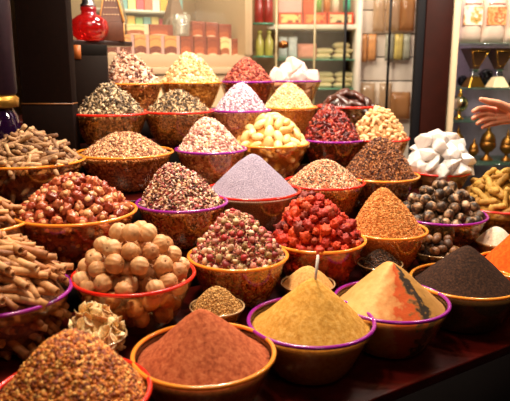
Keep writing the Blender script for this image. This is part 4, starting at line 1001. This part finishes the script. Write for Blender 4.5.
# ornaments
MBALL = plain('gold_ball', (220, 200, 160), .2, metal=1, var=.05)
gx = rx(461.5, YR+.1)
t = thing('gold_ball_ornament', 'shiny gold ball ornament standing on the shelf left of the hand', 'ornament', (gx, YR+.10, SH[2]))
MB().lathe([(.001, 0), (.026, 0), (.028, .006), (.012, .02), (.01, .045)], 24).build('foot', MGOLD, t)
vs, fs = ico(4, 0, (.046, .046, .046)); MB().add([v + Vector((0, 0, .087)) for v in vs], fs).build('ball', MBALL, t)
MB().lathe([(.008, .126), (.014, .132), (.014, .14), (.005, .15), (.005, .168), (.001, .17)], 20).build('finial', MGOLD, t)
def pot(px, s_, label, nm, Y=YR+.12):
    t = thing(nm, label, 'brass pot', (rx(px, Y), Y, SH[3]))
    MB().lathe([(.001, 0), (.035*s_, 0), (.036*s_, .006*s_), (.012*s_, .03*s_), (.012*s_, .045*s_), (.03*s_, .055*s_), (.046*s_, .08*s_), (.046*s_, .1*s_), (.04*s_, .11*s_)], 28).build('bowl_and_foot', MBR2, t)
    MB().lathe([(.042*s_, .11*s_), (.043*s_, .116*s_), (.034*s_, .145*s_), (.016*s_, .165*s_), (.01*s_, .172*s_), (.014*s_, .18*s_), (.006*s_, .19*s_), (.002*s_, .215*s_)], 28).build('lid', MBR2, t)
MBR2 = plain('aged_brass', (158, 108, 50), .38, metal=.95, var=.25, bscale=40)
pot(462, .95, 'round lidded brass pot on the low shelf behind the white crystals', 'brass_pot')
pot(479, .62, 'small lidded brass pot between the two larger pots', 'brass_pot')
pot(493, 1.0, 'tall lidded brass pot on the low shelf below the hand', 'brass_pot', YR+.14)
pot(513, .85, 'lidded brass pot cut by the right edge', 'brass_pot')

# ================================================================== hand of a person reaching in from the right
YH = 2.3
def hp3(px, py, dy=0): return at_y(px, py, YH+dy)
SC = YH/FPX
hand = MB()
def chain(pts, rads, sub=5):
    P_ = []; R_ = []
    for i in range(len(pts)-1):
        for k in range(sub): f = k/sub; P_.append(pts[i].lerp(pts[i+1], f)); R_.append(rads[i]*(1-f)+rads[i+1]*f)
    P_.append(pts[-1]); R_.append(rads[-1]); hand.tube(P_, R_, 12)
    for q, r_ in ((pts[0], rads[0]), (pts[-1], rads[-1])):
        vs, fs = ico(3, 0, (r_, r_, r_)); hand.add([v+q for v in vs], fs)
    for q, r_ in zip(pts[1:-1], rads[1:-1]):
        vs, fs = ico(3, 0, (r_, r_, r_)); hand.add([v+q for v in vs], fs)
# fingers: knuckle, middle joint, end joint, tip (curling toward the viewer at the tips)
chain([hp3(495, 110.5), hp3(485.5, 108.5, -.014), hp3(478.5, 108.8, -.028), hp3(473.8, 111.2, -.036)], [.0128, .0116, .0104, .0084])
chain([hp3(494.5, 115), hp3(484, 114.3, -.014), hp3(477.5, 115.8, -.030), hp3(473.4, 118.3, -.040)], [.0128, .0116, .0104, .0084])
chain([hp3(496, 119), hp3(487, 119.8, -.018), hp3(481, 121.3, -.034), hp3(477.6, 123.4, -.044)], [.0122, .0110, .0098, .0080])
chain([hp3(498, 122.5), hp3(490.5, 124.3, -.018), hp3(485.8, 126, -.030), hp3(482.8, 127.4, -.038)], [.0112, .0096, .0086, .0070])
# thumb
chain([hp3(509, 109, -.008), hp3(498, 103.6, -.026), hp3(488.5, 101.4, -.034), hp3(481.2, 99.3, -.036)], [.0195, .0145, .0122, .0088])
# palm
for a_, b_, r0, r1 in ((110.5, 110.5, .015, .018), (114.5, 113.5, .015, .018), (118.5, 116.5, .0145, .018), (121.8, 118.8, .0135, .0165)):
    chain([hp3(496.5, a_), hp3(503, (a_+b_)/2, .004), hp3(513, b_, .006)], [r0, r1, .019])
# wrist and forearm
chain([hp3(511, 111.5, .004), hp3(519, 112.5, .006), hp3(545, 117, .05), hp3(590, 128, .14)], [.031, .028, .034, .044])
me = hand.mesh('hand')
MSK = plain('skin', (232, 160, 128), .5, bump=.15, bscale=90, sss=.2, var=.05)
ho = link('person_arm', me, MSK)
md = ho.modifiers.new('fuse', 'REMESH'); md.mode = 'VOXEL'; md.voxel_size = .0018; md.use_smooth_shade = True
md = ho.modifiers.new('soft', 'SMOOTH'); md.factor = .5; md.iterations = 5
tag(ho, 'open hand of a person reaching in from the right edge, thumb up', 'person')
slv = MB(); s0_ = hp3(556, 121.5, .072); s1_ = hp3(610, 135, .18); slv.tube([s0_, s0_.lerp(s1_, .5), s1_], [.047, .054, .06], 24, cap=False)
o = slv.build('sleeve', plain('sleeve_cloth', (60, 50, 60), .8, bump=.3), ho); sm = o.modifiers.new('thick', 'SOLIDIFY'); sm.thickness = .003
# ================================================================== room
def struct(name, m, mat): o = m.build(name, mat, None, False); o['kind'] = 'structure'; return o
struct('floor', MB().box(-3.2, 3.6, -1.6, 5.2, -.05, 0), plain('floor_dark', (14, 9, 8), .6, var=.4, bscale=12, spec=.2))
MWALL = plain('wall_paint', (206, 176, 130), .7, var=.04)
struct('wall_back', MB().box(-3.2, 3.6, 5.2, 5.25, 0, 2.75), MWALL)
struct('wall_left', MB().box(-3.25, -3.2, -1.6, 5.2, 0, 2.75), plain('wall_left', (60, 40, 30), .7))
struct('wall_right', MB().box(3.6, 3.65, -1.6, 5.2, 0, 2.75), plain('wall_right', (60, 40, 30), .7))
struct('wall_front', MB().box(-3.2, 3.6, -1.65, -1.6, 0, 2.75), plain('wall_front', (40, 28, 22), .7))
struct('ceiling', MB().box(-3.2, 3.6, -1.6, 5.2, 2.75, 2.8), plain('ceiling_dark', (120, 96, 70), .8))

# ------------------------------------------------------------------ lights
def area(name, loc, target, size, power, col, sy=None, spread=None):
    l = bpy.data.lights.new(name, 'AREA'); l.energy = power; l.color = col; l.size = size
    if sy: l.shape = 'RECTANGLE'; l.size_y = sy
    if spread: l.spread = math.radians(spread)
    o = bpy.data.objects.new(name, l); C.objects.link(o); o.location = loc
    o.rotation_euler = (Vector(target)-Vector(loc)).to_track_quat('-Z', 'Y').to_euler(); return o
WARM = (1, .77, .53); WARM2 = (1, .85, .69)
area('lamp_over_back', (-.15, 2.95, 2.6), (-.15, 3.0, 1.2), .3, 19, WARM2, .3)
area('lamp_over_mid', (.05, 2.15, 2.6), (.1, 2.2, 1.0), .22, 27, WARM2, .22)
area('lamp_over_front', (-.3, 1.35, 2.6), (-.1, 1.5, .9), .2, 22, WARM, .2)
area('aisle_fill', (.5, -.2, 2.6), (.2, 1.8, .9), .5, 4.5, WARM, .5)  # unseen fill light, added to brighten the front sides of the bowls
area('lamp_over_right', (1.1, 2.3, 2.6), (.95, 2.5, 1.0), .25, 13, WARM2, .25)
co = W(u0+LW*.55, VC+.22, 2.33); area('case_lamp', co, co-Vector((0, 0, 1)), .9, 2.6, WARM2, .2).rotation_euler = (0, 0, ANG)
area('cabinet_lamp', (X(310), YM-.35, 2.6), (X(310), YM+.3, 1.6), .8, 5.5, WARM2, .3)
area('slat_lamp', (X(388), YM-.7, 2.6), (X(388), YM+.2, 1.5), .4, 4.5, WARM2, .3)
area('right_cabinet_lamp', (rx(495), YR-.8, 2.5), (rx(490), YR+.3, 1.5), .4, 15, WARM2, .3)
w = bpy.data.worlds.new('world'); bpy.context.scene.world = w; w.use_nodes = True
w.node_tree.nodes['Background'].inputs[0].default_value = (.9, .55, .35, 1); w.node_tree.nodes['Background'].inputs[1].default_value = .025
for o in bpy.data.objects:
    if '_used' in o: del o['_used']
sc = bpy.context.scene
sc.view_settings.view_transform = 'Standard'; sc.view_settings.look = 'None'; sc.view_settings.gamma = 1; sc.view_settings.use_curve_mapping = False
sc.view_settings.exposure = .42
try: sc.cycles.transparent_max_bounces = 24
except Exception: pass
